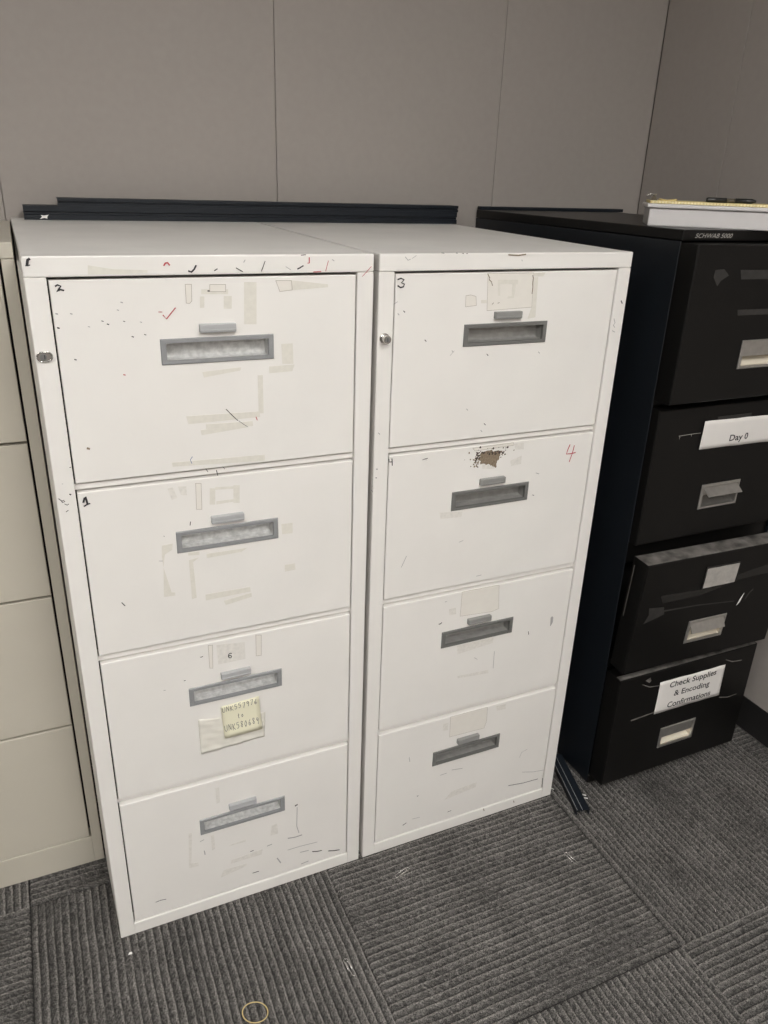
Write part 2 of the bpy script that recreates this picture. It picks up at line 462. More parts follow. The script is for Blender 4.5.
    ('p',[[74.6,67.9],[84.6,69.0],[94.4,67.3]],['ink',1.2]),
  ],
  'b1': [
    ('o',[[738.3,1285.7],[833.5,1285.4],[836.7,1225.3],[742.3,1222.2]]),
    ('o',[[697.2,1249.3],[707.1,1250.3],[717.4,1247.5],[719.7,1232.1],[697.9,1230.3]]),
    ('t',[[728.8,1241.1],[739.9,1240.8],[740.5,1235.1],[729.3,1235.5]]),
    ('t',[[759.8,1275.0],[801.6,1274.2],[802.5,1266.3],[760.7,1267.2]]),
    ('t',[[760.7,1267.2],[765.1,1267.1],[767.2,1247.4],[762.8,1247.5]]),
    ('t',[[790.5,1266.6],[798.0,1266.4],[796.2,1242.9],[782.8,1242.0],[783.3,1245.8],[791.6,1246.3]]),
    ('t',[[834.5,1278.0],[843.7,1277.9],[847.0,1207.0],[830.1,1204.6],[836.7,1225.3]]),
    ('t',[[833.5,1285.4],[858.7,1285.5],[854.4,1278.9],[834.4,1278.8]]),
    ('p',[[737.2,1285.0],[741.9,1278.4],[741.1,1275.3],[746.1,1271.8],[748.5,1265.5]],['rust',1.0]),
    ('p',[[831.0,1281.0],[832.7,1275.6],[832.1,1268.2],[833.7,1260.7],[833.3,1249.4]],['rust',1.0]),
    ('p',[[751.3,1233.1],[754.0,1235.5]],['rust',1]),
    ('p',[[763.0,1234.7],[765.8,1235.6]],['rust',1]),
    ('p',[[565.1,1279.1],[570.6,1280.7],[576.3,1278.4],[571.6,1273.6],[577.3,1271.3],[575.6,1267.0],[570.1,1266.0],[565.6,1268.8]],['ink',1.7]),
    ('p',[[621.2,1176.8],[623.7,1174.3]],['ink',1.4]),
    ('p',[[756.4,1013.3],[759.3,1010.4]],['ink',1.4]),
    ('p',[[750.2,1000.6],[753.1,997.6]],['grey',1.4]),
    ('p',[[715.5,1045.2],[718.3,1042.3]],['grey',1.4]),
    ('p',[[577.8,1227.7],[580.1,1225.4]],['ink',1.4]),
    ('p',[[567.3,1223.6],[569.6,1221.3]],['grey',1.4]),
    ('p',[[676.4,1155.0],[679.0,1152.4]],['grey',1.4]),
    ('p',[[749.2,1144.8],[752.0,1142.2]],['ink',1.4]),
    ('p',[[861.4,1142.8],[864.4,1140.1]],['grey',1.4]),
    ('p',[[559.4,1239.4],[565.5,1243.1]],['grey',1]),
    ('p',[[673.2,1146.7],[680.8,1154.7]],['grey',0.8]),
  ],
  'bstile': [
    ('p',[[1037.9,1230.9],[1041.2,1226.4]],['ink',2.2]),
    ('p',[[1027.1,1197.6],[1031.1,1189.7],[1027.8,1185.3],[1031.9,1181.2]],['grey',1.1]),
    ('p',[[1027.3,1175.0],[1033.6,1172.1]],['grey',1.3]),
    ('p',[[537.1,1017.5],[539.7,1014.8]],['grey',1.5]),
    ('p',[[536.0,949.6],[536.9,948.9]],['ink',1.6]),
    ('p',[[534.9,932.8],[535.7,932.5]],['ink',1.6]),
    ('p',[[527.7,932.1],[528.4,915.8]],['grey',1.0]),
    ('p',[[527.3,909.8],[528.7,905.5]],['ink',1.2]),
    ('p',[[849.4,29.5],[851.3,22.2]],['rust',2]),
    ('p',[[936.6,22.8],[938.5,16.7]],['rust',2]),
  ],
  'bcap': [
    ('p',[[575.9,1314.6],[581.0,1309.4],[585.1,1311.0]],['grey',1.0]),
    ('p',[[588.4,1312.3],[595.9,1316.6]],['grey',0.8]),
    ('p',[[775.0,1316.7],[784.4,1316.0],[795.2,1315.5],[809.9,1317.1]],['rust',1.6]),
    ('p',[[802.9,1308.2],[804.5,1306.0]],['grey',1.0]),
    ('p',[[642.7,1320.7],[647.7,1320.2]],['ink',1.0]),
    ('p',[[670.6,1320.3],[673.1,1320.1]],['ink',1.0]),
    ('p',[[682.7,1319.6],[685.2,1319.4]],['ink',1.0]),
    ('p',[[690.3,1319.2],[692.8,1319.4]],['ink',1.0]),
  ],
  'b2': [
    ('f',[[824.6,930.6],[850.3,938.5],[851.0,920.9],[828.3,919.3]]),
    ('f',[[830.1,965.6],[851.9,965.0],[853.6,951.1],[834.1,952.4]]),
    ('f',[[760.5,931.7],[791.9,923.7],[790.2,917.4],[761.5,920.9]]),
    ('f',[[673.5,841.6],[724.7,836.2],[723.3,825.2],[676.7,827.9]]),
    ('o',[[736.5,966.1],[827.5,967.6],[829.5,962.3],[741.6,960.1]]),
    ('p',[[964.1,948.7],[960.8,940.1],[958.3,929.7],[969.7,929.3],[980.5,930.4]],['red',1.6]),
    ('p',[[975.4,945.7],[972.9,929.0],[968.2,912.4]],['red',1.6]),
    ('p',[[560.7,964.7],[561.5,959.2],[567.6,958.9]],['ink',1.5]),
    ('p',[[566.7,964.8],[567.4,959.1],[567.9,952.2]],['ink',1.5]),
    ('p',[[888.7,897.3],[896.1,894.6]],['grey',1.4]),
    ('p',[[886.3,850.1],[890.1,848.2]],['ink',1.2]),
    ('p',[[596.2,737.9],[605.9,760.1]],['grey',1.2]),
    ('p',[[722.0,770.8],[731.0,773.0]],['grey',1]),
    ('p',[[629.3,955.5],[640.2,957.5]],['ink',1]),
  ],
  'chip': [
    ('q',[[758.2,955.3],[779.0,957.2],[803.0,952.4],[797.7,935.9],[791.3,920.3],[777.3,927.1],[758.1,932.0],[752.2,945.4]]),
  ],
  'b3': [
    ('o',[[739.5,653.5],[828.7,652.1],[834.0,593.8],[816.2,589.9],[739.4,595.3]]),
    ('f',[[737.8,522.2],[828.4,521.8],[828.2,508.5],[740.6,500.4]]),
    ('f',[[744.1,443.2],[823.6,438.9],[824.5,430.4],[747.2,436.9]]),
    ('f',[[711.4,618.4],[727.6,618.9],[728.8,602.6],[713.0,603.1]]),
    ('s',[[976.3,540.3],[979.9,542.8],[983.1,539.9],[983.9,526.7],[979.5,517.8],[977.9,517.1]]),
    ('p',[[689.6,587.7],[693.0,587.9],[695.3,589.9]],['ink',1.8]),
    ('p',[[918.7,517.0],[920.7,509.5]],['ink',1.6]),
    ('p',[[833.8,485.6],[835.2,441.5]],['grey',1.2]),
    ('p',[[700.1,638.5],[704.0,638.7]],['grey',1.2]),
    ('p',[[783.5,481.8],[791.4,475.5]],['grey',1.0]),
    ('p',[[769.8,685.2],[781.3,685.5]],['grey',1.2]),
  ],
  'b4': [
    ('o',[[736.3,336.1],[831.8,335.4],[833.4,296.8],[828.1,277.7],[737.9,280.0]]),
    ('f',[[718.9,322.4],[732.2,321.2],[732.1,301.1],[719.3,302.1]]),
    ('f',[[856.0,331.3],[881.4,329.9],[882.9,316.6],[859.2,317.5]]),
    ('f',[[756.0,114.3],[823.5,119.0],[821.9,104.8],[738.0,95.4]]),
    ('p',[[917.0,76.4],[959.1,69.6],[1003.8,67.3]],['ink',1.3]),
    ('p',[[953.3,106.4],[986.4,95.8],[1018.1,91.0]],['grey',1.0]),
    ('p',[[1018.6,64.2],[1021.2,36.3]],['ink',1.6]),
    ('p',[[631.2,59.1],[639.0,62.4]],['ink',2]),
    ('p',[[663.6,134.3],[666.3,134.6]],['ink',1.6]),
    ('p',[[750.9,181.6],[778.8,177.0]],['grey',1.6]),
    ('p',[[749.3,55.2],[758.3,55.7]],['ink',1.3]),
    ('p',[[721.2,176.3],[737.5,176.9]],['grey',1.4]),
    ('p',[[939.4,156.3],[943.6,170.8],[959.2,175.3]],['grey',0.8]),
    ('p',[[637.3,255.4],[639.5,242.9]],['grey',1.4]),
    ('p',[[654.8,69.1],[673.9,66.9]],['grey',1.2]),
  ],
}
# ------------------------------------------------------------------ the room
X0, X1, Y0, Y1 = -3.4, 1.73, -4.6, 0.781
def structure(o, label):
    o['kind'] = 'structure'; o['label'] = label; return o

# floor: slab and carpet tiles, quarter-turned, ribs as real relief
floor = structure(MB().box(X0, X1, Y0, Y1, -0.06, -0.007).build('floor', 'gap'), 'charcoal ribbed carpet tile floor laid in quarter turns')
TILE = 0.6096; TX, TY = 0.4437, -0.456; RIBS = 40
def tile_mesh(w, h, across_x, seed, fine=True):
    """ribbed tile, corner at 0,0; across_x: the ribs run along y"""
    rng = np.random.default_rng(seed)
    pitch = TILE / RIBS
    prof = np.array([(0.0, -0.0042, 0.0), (0.16, -0.0030, 0.20), (0.36, -0.0018, 0.33), (0.56, -0.0009, 0.42), (0.72, 0.0, 1.0), (0.84, -0.0002, 0.9), (0.93, -0.0038, 0.05)])  # third value paints each rib's bright edge and shaded groove
    A, Ln = (w, h) if across_x else (h, w)
    nr = int(math.ceil(A / pitch - 1e-6))
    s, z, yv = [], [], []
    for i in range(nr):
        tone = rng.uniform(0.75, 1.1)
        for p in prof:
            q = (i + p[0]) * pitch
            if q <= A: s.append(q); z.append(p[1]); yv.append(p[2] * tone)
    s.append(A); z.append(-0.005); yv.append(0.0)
    s = np.array(s); z = np.array(z); yv = np.array(yv)
    nl = max(2, int(Ln / (0.004 if fine else 0.02)))
    t = np.linspace(0, Ln, nl + 1)
    S, T = np.meshgrid(s, t, indexing='ij')
    # worn places where the rib is pressed flat
    worn = np.zeros_like(S)
    for k in range(7):
        cx, cy, rx, ry = rng.uniform(0, A), rng.uniform(0, Ln), rng.uniform(0.02, 0.07), rng.uniform(0.03, 0.10)
        worn += np.exp(-((S - cx) / rx) ** 2 - ((T - cy) / ry) ** 2)
    worn = np.clip(worn, 0, 1) * 0.8
    Z = z[:, None] * (1 - 0.75 * worn) - 0.0012 * worn + rng.normal(0, 0.0007, S.shape)
    Z = np.minimum(Z, 0.0)
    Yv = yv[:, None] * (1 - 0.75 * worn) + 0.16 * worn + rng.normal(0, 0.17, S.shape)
    S = S + rng.normal(0, 0.0004, S.shape) + 0.0006 * np.sin(T * 40 + seed)
    S = np.clip(S, 0.0006, A - 0.0006); T = np.clip(T, 0.0006, Ln - 0.0006)
    # down-turned rim
    Z[0, :] = Z[-1, :] = -0.0068; Z[:, 0] = Z[:, -1] = -0.0068
    V = np.stack([S, T, Z], -1) if across_x else np.stack([T, S, Z], -1)
    ni, nj = S.shape
    idx = np.arange(ni * nj).reshape(ni, nj)
    q = np.stack([idx[:-1, :-1], idx[1:, :-1], idx[1:, 1:], idx[:-1, 1:]], -1).reshape(-1, 4)
    if not across_x: q = q[:, ::-1]
    me = bpy.data.meshes.new('carpet_tile')
    me.vertices.add(ni * nj); me.vertices.foreach_set('co', V.reshape(-1))
    me.loops.add(q.size); me.loops.foreach_set('vertex_index', q.reshape(-1).astype(np.int32))
    me.polygons.add(len(q)); me.polygons.foreach_set('loop_start', np.arange(0, q.size, 4, dtype=np.int32))
    a = me.attributes.new('rib_shade', 'FLOAT', 'POINT')
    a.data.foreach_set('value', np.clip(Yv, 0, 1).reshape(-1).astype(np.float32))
    me.update(calc_edges=True); me.validate()
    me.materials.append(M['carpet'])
    return me
cache = {}
i0, i1 = math.floor((X0 - TX) / TILE), math.ceil((X1 - TX) / TILE)
j0, j1 = math.floor((Y0 - TY) / TILE), math.ceil((Y1 - TY) / TILE)
for i in range(i0, i1):
    for j in range(j0, j1):
        ax, ay = max(TX + i * TILE, X0), max(TY + j * TILE, Y0)
        bx, by = min(TX + (i + 1) * TILE, X1), min(TY + (j + 1) * TILE, Y1)
        if bx - ax < 0.005 or by - ay < 0.005: continue
        turned = (i + j) % 2 != 0            # ribs along y
        near = j >= -2 and i >= -2
        key = (round(bx - ax, 3), round(by - ay, 3), turned, near, (i * 7 + j * 3) % 3 if near else 0)
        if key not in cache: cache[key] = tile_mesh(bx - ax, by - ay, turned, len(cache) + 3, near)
        o = bpy.data.objects.new('carpet_tile', cache[key])
        COL.objects.link(o); o.parent = floor
        o.location = Vector((ax, ay, 0)) - ORG['floor']

# walls: vinyl panels on a backing, open joints
SEAM = 0.6145; GAPW = 0.0012
def wall_panels(wall, axis, marks, face, thick, z0, z1, sgn):
    for a, b in zip(marks[:-1], marks[1:]):
        mb = MB()
        if axis == 'x': mb.box(a + GAPW / 2, b - GAPW / 2, min(face, face + sgn * thick), max(face, face + sgn * thick), z0, z1, 0.0012)
        else: mb.box(min(face, face + sgn * thick), max(face, face + sgn * thick), a + GAPW / 2, b - GAPW / 2, z0, z1, 0.0012)
        mb.build('panel', 'wall', wall)
wb = structure(MB().box(X0 - 0.1, X1 + 0.1, Y1 + 0.008, Y1 + 0.1, -0.06, CEIL + 0.1).build('wall_back', 'wall_edge'), 'taupe vinyl panelled back wall with narrow vertical joints')
xs = [-0.0155 + SEAM * k for k in range(-5, 3)]
wall_panels(wb, 'x', [X0] + xs + [X1], Y1, 0.0078, 0.0, CEIL, 1)
wr = structure(MB().box(X1 + 0.008, X1 + 0.1, Y0, Y1 + 0.008, -0.06, CEIL + 0.1).build('wall_right', 'wall_edge'), 'taupe panelled wall beside the black cabinet')
ys = [0.482 - SEAM * k for k in range(0, 8)][::-1]
wall_panels(wr, 'y', [Y0] + ys + [Y1 - 0.001], X1, 0.0078, 0.0, CEIL, 1)
structure(MB().box(X0 - 0.1, X0, Y0, Y1 + 0.008, -0.06, CEIL + 0.1).build('wall_left', 'wall'), 'taupe wall at the far left')
structure(MB().box(X0 - 0.1, X1 + 0.1, Y0 - 0.1, Y0, -0.06, CEIL + 0.1).build('wall_front', 'wall'), 'taupe wall behind the viewer')
structure(MB().box(X0, X1, Y0, Y1, CEIL, CEIL + 0.08).build('ceiling', 'ceiling'), 'white ceiling board')
structure(MB().box(X1 - 0.004, X1, Y0, Y1 - 0.005, 0.0, 0.10, 0.0012).build('baseboard_right', 'skirting'), 'black vinyl skirting along the right wall')
structure(MB().box(X0, X1 - 0.005, Y1 - 0.004, Y1, 0.0, 0.10, 0.0012).build('baseboard_back', 'skirting'), 'black vinyl skirting along the back wall')
for k, (lx, ly) in enumerate(LAMPS):
    e = empty('ceiling_light', (lx, ly, CEIL - 0.03))
    tag(e, ['flat ceiling light nearest the cabinets', 'flat ceiling light near the wall behind the viewer', 'flat ceiling light at the left of the room', 'flat ceiling light in the far left corner behind the viewer'][k], 'ceiling light', 'ceiling lights')
    fr = MB()
    for a in ((-0.32, -0.29, -0.62, 0.62), (0.29, 0.32, -0.62, 0.62), (-0.29, 0.29, -0.62, -0.59), (-0.29, 0.29, 0.59, 0.62)):
        fr.box(lx + a[0], lx + a[1], ly + a[2], ly + a[3], CEIL - 0.03, CEIL)
    fr.build('frame', 'lamp_case', e)
    MB().box(lx - 0.289, lx + 0.289, ly - 0.589, ly + 0.589, CEIL - 0.02, CEIL - 0.012).build('diffuser', 'diffuser', e)

# ------------------------------------------------------------------ white cabinets
H = 1.32; HR = 1.3262; W = 0.5209; DEP = 0.772
ROWS = [(0.9832, 1.2917), (0.6686, 0.9726), (0.3506, 0.6569), (0.0296, 0.3405)]
FY = 0.0022                                # drawer fronts sit a little behind the frame
def put_marks(key, parent, y, dx=0.0):
    """tape, film and ink found on a front; MARKS holds x, z in millimetres"""
    strokes = {}
    for n, e in enumerate(MARKS[key]):
        kind = e[0]; pts = [((p[0]) / 1000 + dx, p[1] / 1000) for p in e[1]]
        lift = 0.00005 * (n + 1)
        if kind == 'p':
            strokes.setdefault(e[2][0], []).append((pts, (1.4 if len(pts) > 3 else 1.2 if len(pts) > 2 else 1.0) * e[2][1] / 1000)); continue
        mname = {'t': 'tape', 'o': 'film', 'f': 'residue', 's': 'smudge'}[kind]
        mb = MB(); mb.prism([(p[0], y - 0.00008, p[1]) for p in pts], (0, -lift, 0))
        o = mb.build({'t': 'tape_strip', 'o': 'film_patch', 'f': 'glue_residue', 's': 'smudge'}[kind], mname, parent)
        if kind == 'o':
            mb = MB()
            for i in range(len(pts)): mb.ribbon([pts[i], pts[(i + 1) % len(pts)]], 0.0007, y - lift - 0.0001)
            e2 = mb.build('film_edge', 'film_edge', parent)
    for colr, ls in strokes.items():
        small = MB(); ns = 0
        for i, (pts, w) in enumerate(ls):
            ext = max(max(p[0] for p in pts) - min(p[0] for p in pts), max(p[1] for p in pts) - min(p[1] for p in pts))
            tgt = MB() if ext > 0.011 else small
            tgt.ribbon(pts, w, y - 0.0011 - 0.00002 * (i % 7))
            if tgt is not small: tgt.build({'ink': 'pen_stroke', 'red': 'red_pen_stroke', 'blue': 'blue_pen_stroke', 'grey': 'scuff', 'rust': 'rust_streak'}[colr], colr, parent)
            else: ns += 1
        if not ns: small.bm.free(); continue
        so = small.build({'ink': 'pen_mark', 'red': 'red_pen_mark', 'blue': 'blue_pen_mark', 'grey': 'scuff_mark', 'rust': 'rust_mark'}[colr], colr, parent)
        if ns > 1: so['kind'] = 'stuff'

def white_cabinet(x, label, bezel, pocket, latch, keys, lock_out, dx_h, skew):
    root = empty('file_cabinet', (x + W / 2, DEP / 2, 0))
    tag(root, label, 'filing cabinet', 'white four-drawer cabinets')
    l, r = x + 0.0286, x + W - 0.0286
    # shell: sides, back, bottom, stiles and rails
    mb = MB()
    mb.box(x, x + 0.0286, 0, 0.03, 0.0, 1.2913, 0.0012)
    mb.box(x + W - 0.0286, x + W, 0, 0.03, 0.0, 1.2913, 0.0012)
    mb.prism([(x, 0.03, 0.0), (x + 0.02, 0.03, 0.0), (x + 0.02, DEP, 0.0), (x - skew, DEP, 0.0), (x - skew * 0.92, 0.2, 0.0)], (0, 0, 1.2913)); mb.box(x + W - 0.02, x + W, 0.03, DEP, 0.0, 1.2913)
    mb.box(x + 0.02, x + W - 0.02, DEP - 0.015, DEP, 0.0, 1.2913)
    mb.box(l, r, 0.0, 0.03, 0.0, 0.0296, 0.0013)
    mb.build('shell', 'white', root)
    for k in range(3):
        MB().box(l, r, 0.0085, 0.03, ROWS[k + 1][1] + 0.0006, ROWS[k][0] - 0.0006, 0.0006).build('rail', 'white', root)
    MB().box(x + 0.0286, x + W - 0.0286, 0.032, 0.036, 0.03, 1.29).build('gap_shade_plate', 'gap', root)  # dark plate stands in for the shade behind the drawer gaps
    # top cap: front fascia and the top sheet, light on it painted as paler enamel
    MB().box(x, x + W, 0.0, 0.032, 1.2917, H, 0.0022, 2).build('top_fascia', 'white', root)
    tp = MB()      # the cabinet leans a touch forward, so the sheet rises to the rear
    lo4 = [tp.bm.verts.new(p) for p in ((x, 0.0325, 1.2917), (x + W, 0.0325, 1.2917), (x + W, DEP, 1.2917), (x - skew, DEP, 1.2917))]
    hi4 = [tp.bm.verts.new(p) for p in ((x, 0.0325, H - 0.0003), (x + W, 0.0325, H - 0.0003), (x + W, DEP, HR), (x - skew, DEP, HR))]
    tp.bm.faces.new(lo4[::-1]); tp.bm.faces.new(hi4)
    for i in range(4): tp.bm.faces.new((lo4[i], lo4[(i + 1) % 4], hi4[(i + 1) % 4], hi4[i]))
    bmesh.ops.bevel(tp.bm, geom=tp.bm.edges[:], offset=0.0012, segments=1, affect='EDGES')
    tp.build('top_panel', 'lit_top', root)
    drawers = []
    for k, (z0, z1) in enumerate(ROWS):
        tg = 0.0042 if k == 0 else 0.0030
        fx0, fx1, fz0, fz1 = l + 0.0024, r - 0.0018, z0 + (0.0022 if k < 3 else 0.0016), z1 - tg
        hx0, hx1 = x + 0.1742 + dx_h, x + 0.3502 + dx_h
        hz1 = z1 - 0.092; hz0 = hz1 - 0.0392
        ix0, ix1, iz0, iz1 = hx0 + 0.0085, hx1 - 0.0085, hz0 + 0.006, hz1 - 0.0065
        d = MB(); d.holed(fx0, fx1, fz0, fz1, hx0 + 0.003, hx1 - 0.003, hz0 + 0.002, hz1 - 0.002, FY, 0.0295, 0.0013)
        dr = d.build('drawer', 'white', root, origin=((fx0 + fx1) / 2, FY, fz0))
        b = MB(); b.holed(hx0, hx1, hz0, hz1, ix0, ix1, iz0, iz1, FY - 0.0026, FY + 0.004, 0.0012)
        b.build('handle_frame', bezel, dr)
        # finger pocket: roof, back and a sloping floor
        p = MB()
        ya, yb = FY + 0.003, FY + 0.020
        sec = [(ya, iz1), (yb, iz1), (yb, iz0 + 0.003), (yb - 0.003, iz0 + 0.0006), (ya, iz0)]
        for (u0, v0), (u1, v1) in zip(sec[:-1], sec[1:]):
            p.poly([(ix0, u0, v0), (ix1, u0, v0), (ix1, u1, v1), (ix0, u1, v1)])
        for xx in (ix0, ix1): p.poly([(xx, u, v) for u, v in sec])
        p.build('handle_pocket', pocket, dr)
        t0, t1 = x + 0.2337 + dx_h, x + 0.2895 + dx_h
        tb = MB(); tb.box(t0, t1, FY - 0.0085, FY + 0.002, hz1 + 0.0075, hz1 + 0.0205, 0.0014, 2)
        tb.box(t0 + 0.001, t1 - 0.001, FY - 0.0092, FY - 0.006, hz1 + 0.010, hz1 + 0.0125, 0.0006)
        tb.build('thumb_latch', latch, dr)
        put_marks(keys[k], dr, FY)
        drawers.append(dr)
    # lock
    lx, lz = x + 0.0125, 1.1835
    lo = MB(); n = 20
    def oval(hw, rad, y): return [(lx + math.copysign(hw, math.cos(a)) + rad * math.cos(a), y, lz + rad * math.sin(a)) for a in (2 * math.pi * (j + 0.5) / n for j in range(n))]
    if not lock_out:
        lo.prism(oval(0.0035, 0.0072, 0.0), (0, -0.0022, 0))
        lk = lo.build('lock', 'chrome', root, origin=(lx, 0, lz))
        c = MB(); c.tube(oval(0.0036, 0.0066, -0.0022), 0.0011, 8, True); c.build('lock_rim', 'chrome', lk)
        c = MB(); c.prism([(p[0] - 0.002, p[1], p[2]) for p in oval(0.0002, 0.0045, -0.0024)], (0, -0.0022, 0)); c.build('lock_barrel', 'bezel_dark', lk)
        c = MB(); c.box(lx - 0.0006, lx + 0.0006, -0.0050, -0.0040, lz - 0.003, lz + 0.003); c.build('keyhole', 'ink', lk)
    else:
        lo.prism(oval(0.0002, 0.0088, 0.0), (0, -0.002, 0))
        lk = lo.build('lock', 'chrome', root, origin=(lx, 0, lz))
        c = MB(); c.prism(oval(0.0001, 0.0066, -0.0019), (0, -0.0125, 0)); cb = c.build('lock_barrel', 'chrome', lk)
        c = MB(); c.prism(oval(0.0001, 0.0046, -0.0143), (0, -0.0006, 0)); c.build('lock_face', 'bezel_dark', lk)
        c = MB(); c.box(lx - 0.0006, lx + 0.0006, -0.0154, -0.0147, lz - 0.003, lz + 0.003); c.build('keyhole', 'ink', lk)
    return root, drawers

cab_a, dr_a = white_cabinet(0.0, 'white four-drawer filing cabinet carrying a yellow sticky note, next to the beige cabinet', 'bezel', 'pocket', 'latch', ['a1', 'a2', 'a3', 'a4'], False, 0.0, 0.006)
put_marks('acap', cab_a, 0.0); put_marks('astile', cab_a, 0.0)
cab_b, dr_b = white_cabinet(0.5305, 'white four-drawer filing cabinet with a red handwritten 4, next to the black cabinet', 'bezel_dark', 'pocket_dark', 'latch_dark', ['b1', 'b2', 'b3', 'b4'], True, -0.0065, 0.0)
put_marks('bcap', cab_b, 0.0); put_marks('bstile', cab_b, 0.0)
# printed 6 on the third drawer
mb = MB()
for e in MARKS['six']: mb.ribbon([(p[0] / 1000, p[1] / 1000) for p in e[1]], 1.6 * e[2][1] / 1000, FY - 0.0012)
tag(mb.build('printed_number', 'ink', dr_a[2]), 'black printed 6')
# bare metal where the paint has flaked off
rng = random.Random(5)
chip = [(p[0] / 1000, p[1] / 1000) for p in MARKS['chip'][0][1]]
cx = sum(p[0] for p in chip) / len(chip); cz = sum(p[1] for p in chip) / len(chip)
mb = MB()
jag = []
for i, p in enumerate(chip):
    q = chip[(i + 1) % len(chip)]
    for k in range(5):
        t = k / 5; g = rng.uniform(0.86, 1.10)
        jag.append((cx + (p[0] + (q[0] - p[0]) * t - cx) * g, cz + (p[1] + (q[1] - p[1]) * t - cz) * g))
mb.prism([(p[0], FY - 0.0001, p[1]) for p in jag], (0, -0.0003, 0))
for k in range(75):
    a = rng.uniform(0, 6.28)
    sx = cx + rng.gauss(0, 0.021); sz = cz + 0.006 + rng.gauss(0, 0.0065)
    if rng.random() < 0.35: sx = cx - 0.030 + rng.gauss(0, 0.004); sz = cz - 0.002 + rng.gauss(0, 0.008)
    if not (0.9726 - 0.045 < sz < 0.9705): continue
    s = rng.uniform(0.0007, 0.0024)
    mb.poly([(sx + s * rng.uniform(0.6, 1.3) * math.cos(a + j * 1.05), FY - 0.0005, sz + s * rng.uniform(0.6, 1.2) * math.sin(a + j * 1.05)) for j in range(6)])
tag(mb.build('flaked_paint', 'rust', dr_b[1]), 'brown patch of flaked paint')
mb = MB()
for k in range(60):
    t = rng.uniform(0, 1); sx = cx - 0.034 + 0.068 * t + rng.gauss(0, 0.003); sz = cz + 0.013 + rng.gauss(0, 0.0035)
    if k % 3 == 0: sx = cx - 0.028 + rng.gauss(0, 0.005); sz = cz + rng.gauss(0, 0.009)
    if sz > 0.9665: continue
    s = rng.uniform(0.0008, 0.0026); a = rng.uniform(0, 6.28)
    mb.poly([(sx + s * rng.uniform(0.6, 1.3) * math.cos(a + j * 1.05), FY - 0.0008 - 0.000004 * k, sz + s * rng.uniform(0.6, 1.2) * math.sin(a + j * 1.05)) for j in range(6)])
mb.build('rust_specks', 'rust_dark', dr_b[1])['kind'] = 'stuff'

# plastic pouch and sticky note on the third drawer of the first cabinet
def quad_grid(c, nu, nv, y, fn, thick):
    """sheet between four corners c (x, z): lower-left, lower-right, upper-right, upper-left"""
    mb = MB(); V = {}
    for side, off in ((0, 0.0), (1, thick)):
        for i in range(nu + 1):
            for j in range(nv + 1):
                u, v = i / nu, j / nv
                px = (c[0][0] * (1 - u) + c[1][0] * u) * (1 - v) + (c[3][0] * (1 - u) + c[2][0] * u) * v
                pz = (c[0][1] * (1 - u) + c[1][1] * u) * (1 - v) + (c[3][1] * (1 - u) + c[2][1] * u) * v
                V[side, i, j] = mb.bm.verts.new((px, y - fn(u, v) + off, pz))
    for i in range(nu):
        for j in range(nv):
            mb.bm.faces.new((V[0, i, j], V[0, i + 1, j], V[0, i + 1, j + 1], V[0, i, j + 1]))
            mb.bm.faces.new((V[1, i, j], V[1, i, j + 1], V[1, i + 1, j + 1], V[1, i + 1, j]))
    for i in range(nu):
        mb.bm.faces.new((V[0, i, 0], V[1, i, 0], V[1, i + 1, 0], V[0, i + 1, 0]))
        mb.bm.faces.new((V[0, i, nv], V[0, i + 1, nv], V[1, i + 1, nv], V[1, i, nv]))
    for j in range(nv):
        mb.bm.faces.new((V[0, 0, j], V[0, 0, j + 1], V[1, 0, j + 1], V[1, 0, j]))
        mb.bm.faces.new((V[0, nu, j], V[1, nu, j], V[1, nu, j + 1], V[0, nu, j + 1]))
    return mb
pc = [(p[0] / 1000, p[1] / 1000) for p in MARKS['pocket'][0][1]]
ll, lr, ur, ul = pc[5], pc[3], pc[2], pc[0]
wr_ = random.Random(3)
ph = [wr_.uniform(0, 6) for _ in range(6)]
def crease(u, v):
    return 0.0022 + 0.0006 * math.sin(9 * u + 5 * v + ph[0]) + 0.0006 * math.sin(17 * u - 11 * v + ph[1]) + 0.0004 * math.sin(23 * u + 19 * v + ph[2]) + (0.0016 * max(0, 1 - v / 0.12) if u < 0.65 else 0.0) + 0.0005 * math.sin(31 * v + 6 * u)
pouch = quad_grid([ll, lr, ur, ul], 26, 16, FY, crease, 0.0006).build('plastic_pouch', 'pouch', dr_a[2], smooth=True)
nc = [(p[0] / 1000, p[1] / 1000) for p in MARKS['note'][0][1]]
nll, nlr, nur, nul = nc[3], nc[2], nc[1], nc[0]
def note_y(u, v): return 0.0045 + 0.0045 * (1 - v) ** 3
nt = quad_grid([nll, nlr, nur, nul], 6, 8, FY, note_y, 0.0003).build('sticky_note', 'note', None, smooth=True)
tag(nt, 'small yellow sticky note with handwritten numbers on a white drawer', 'sticky note')
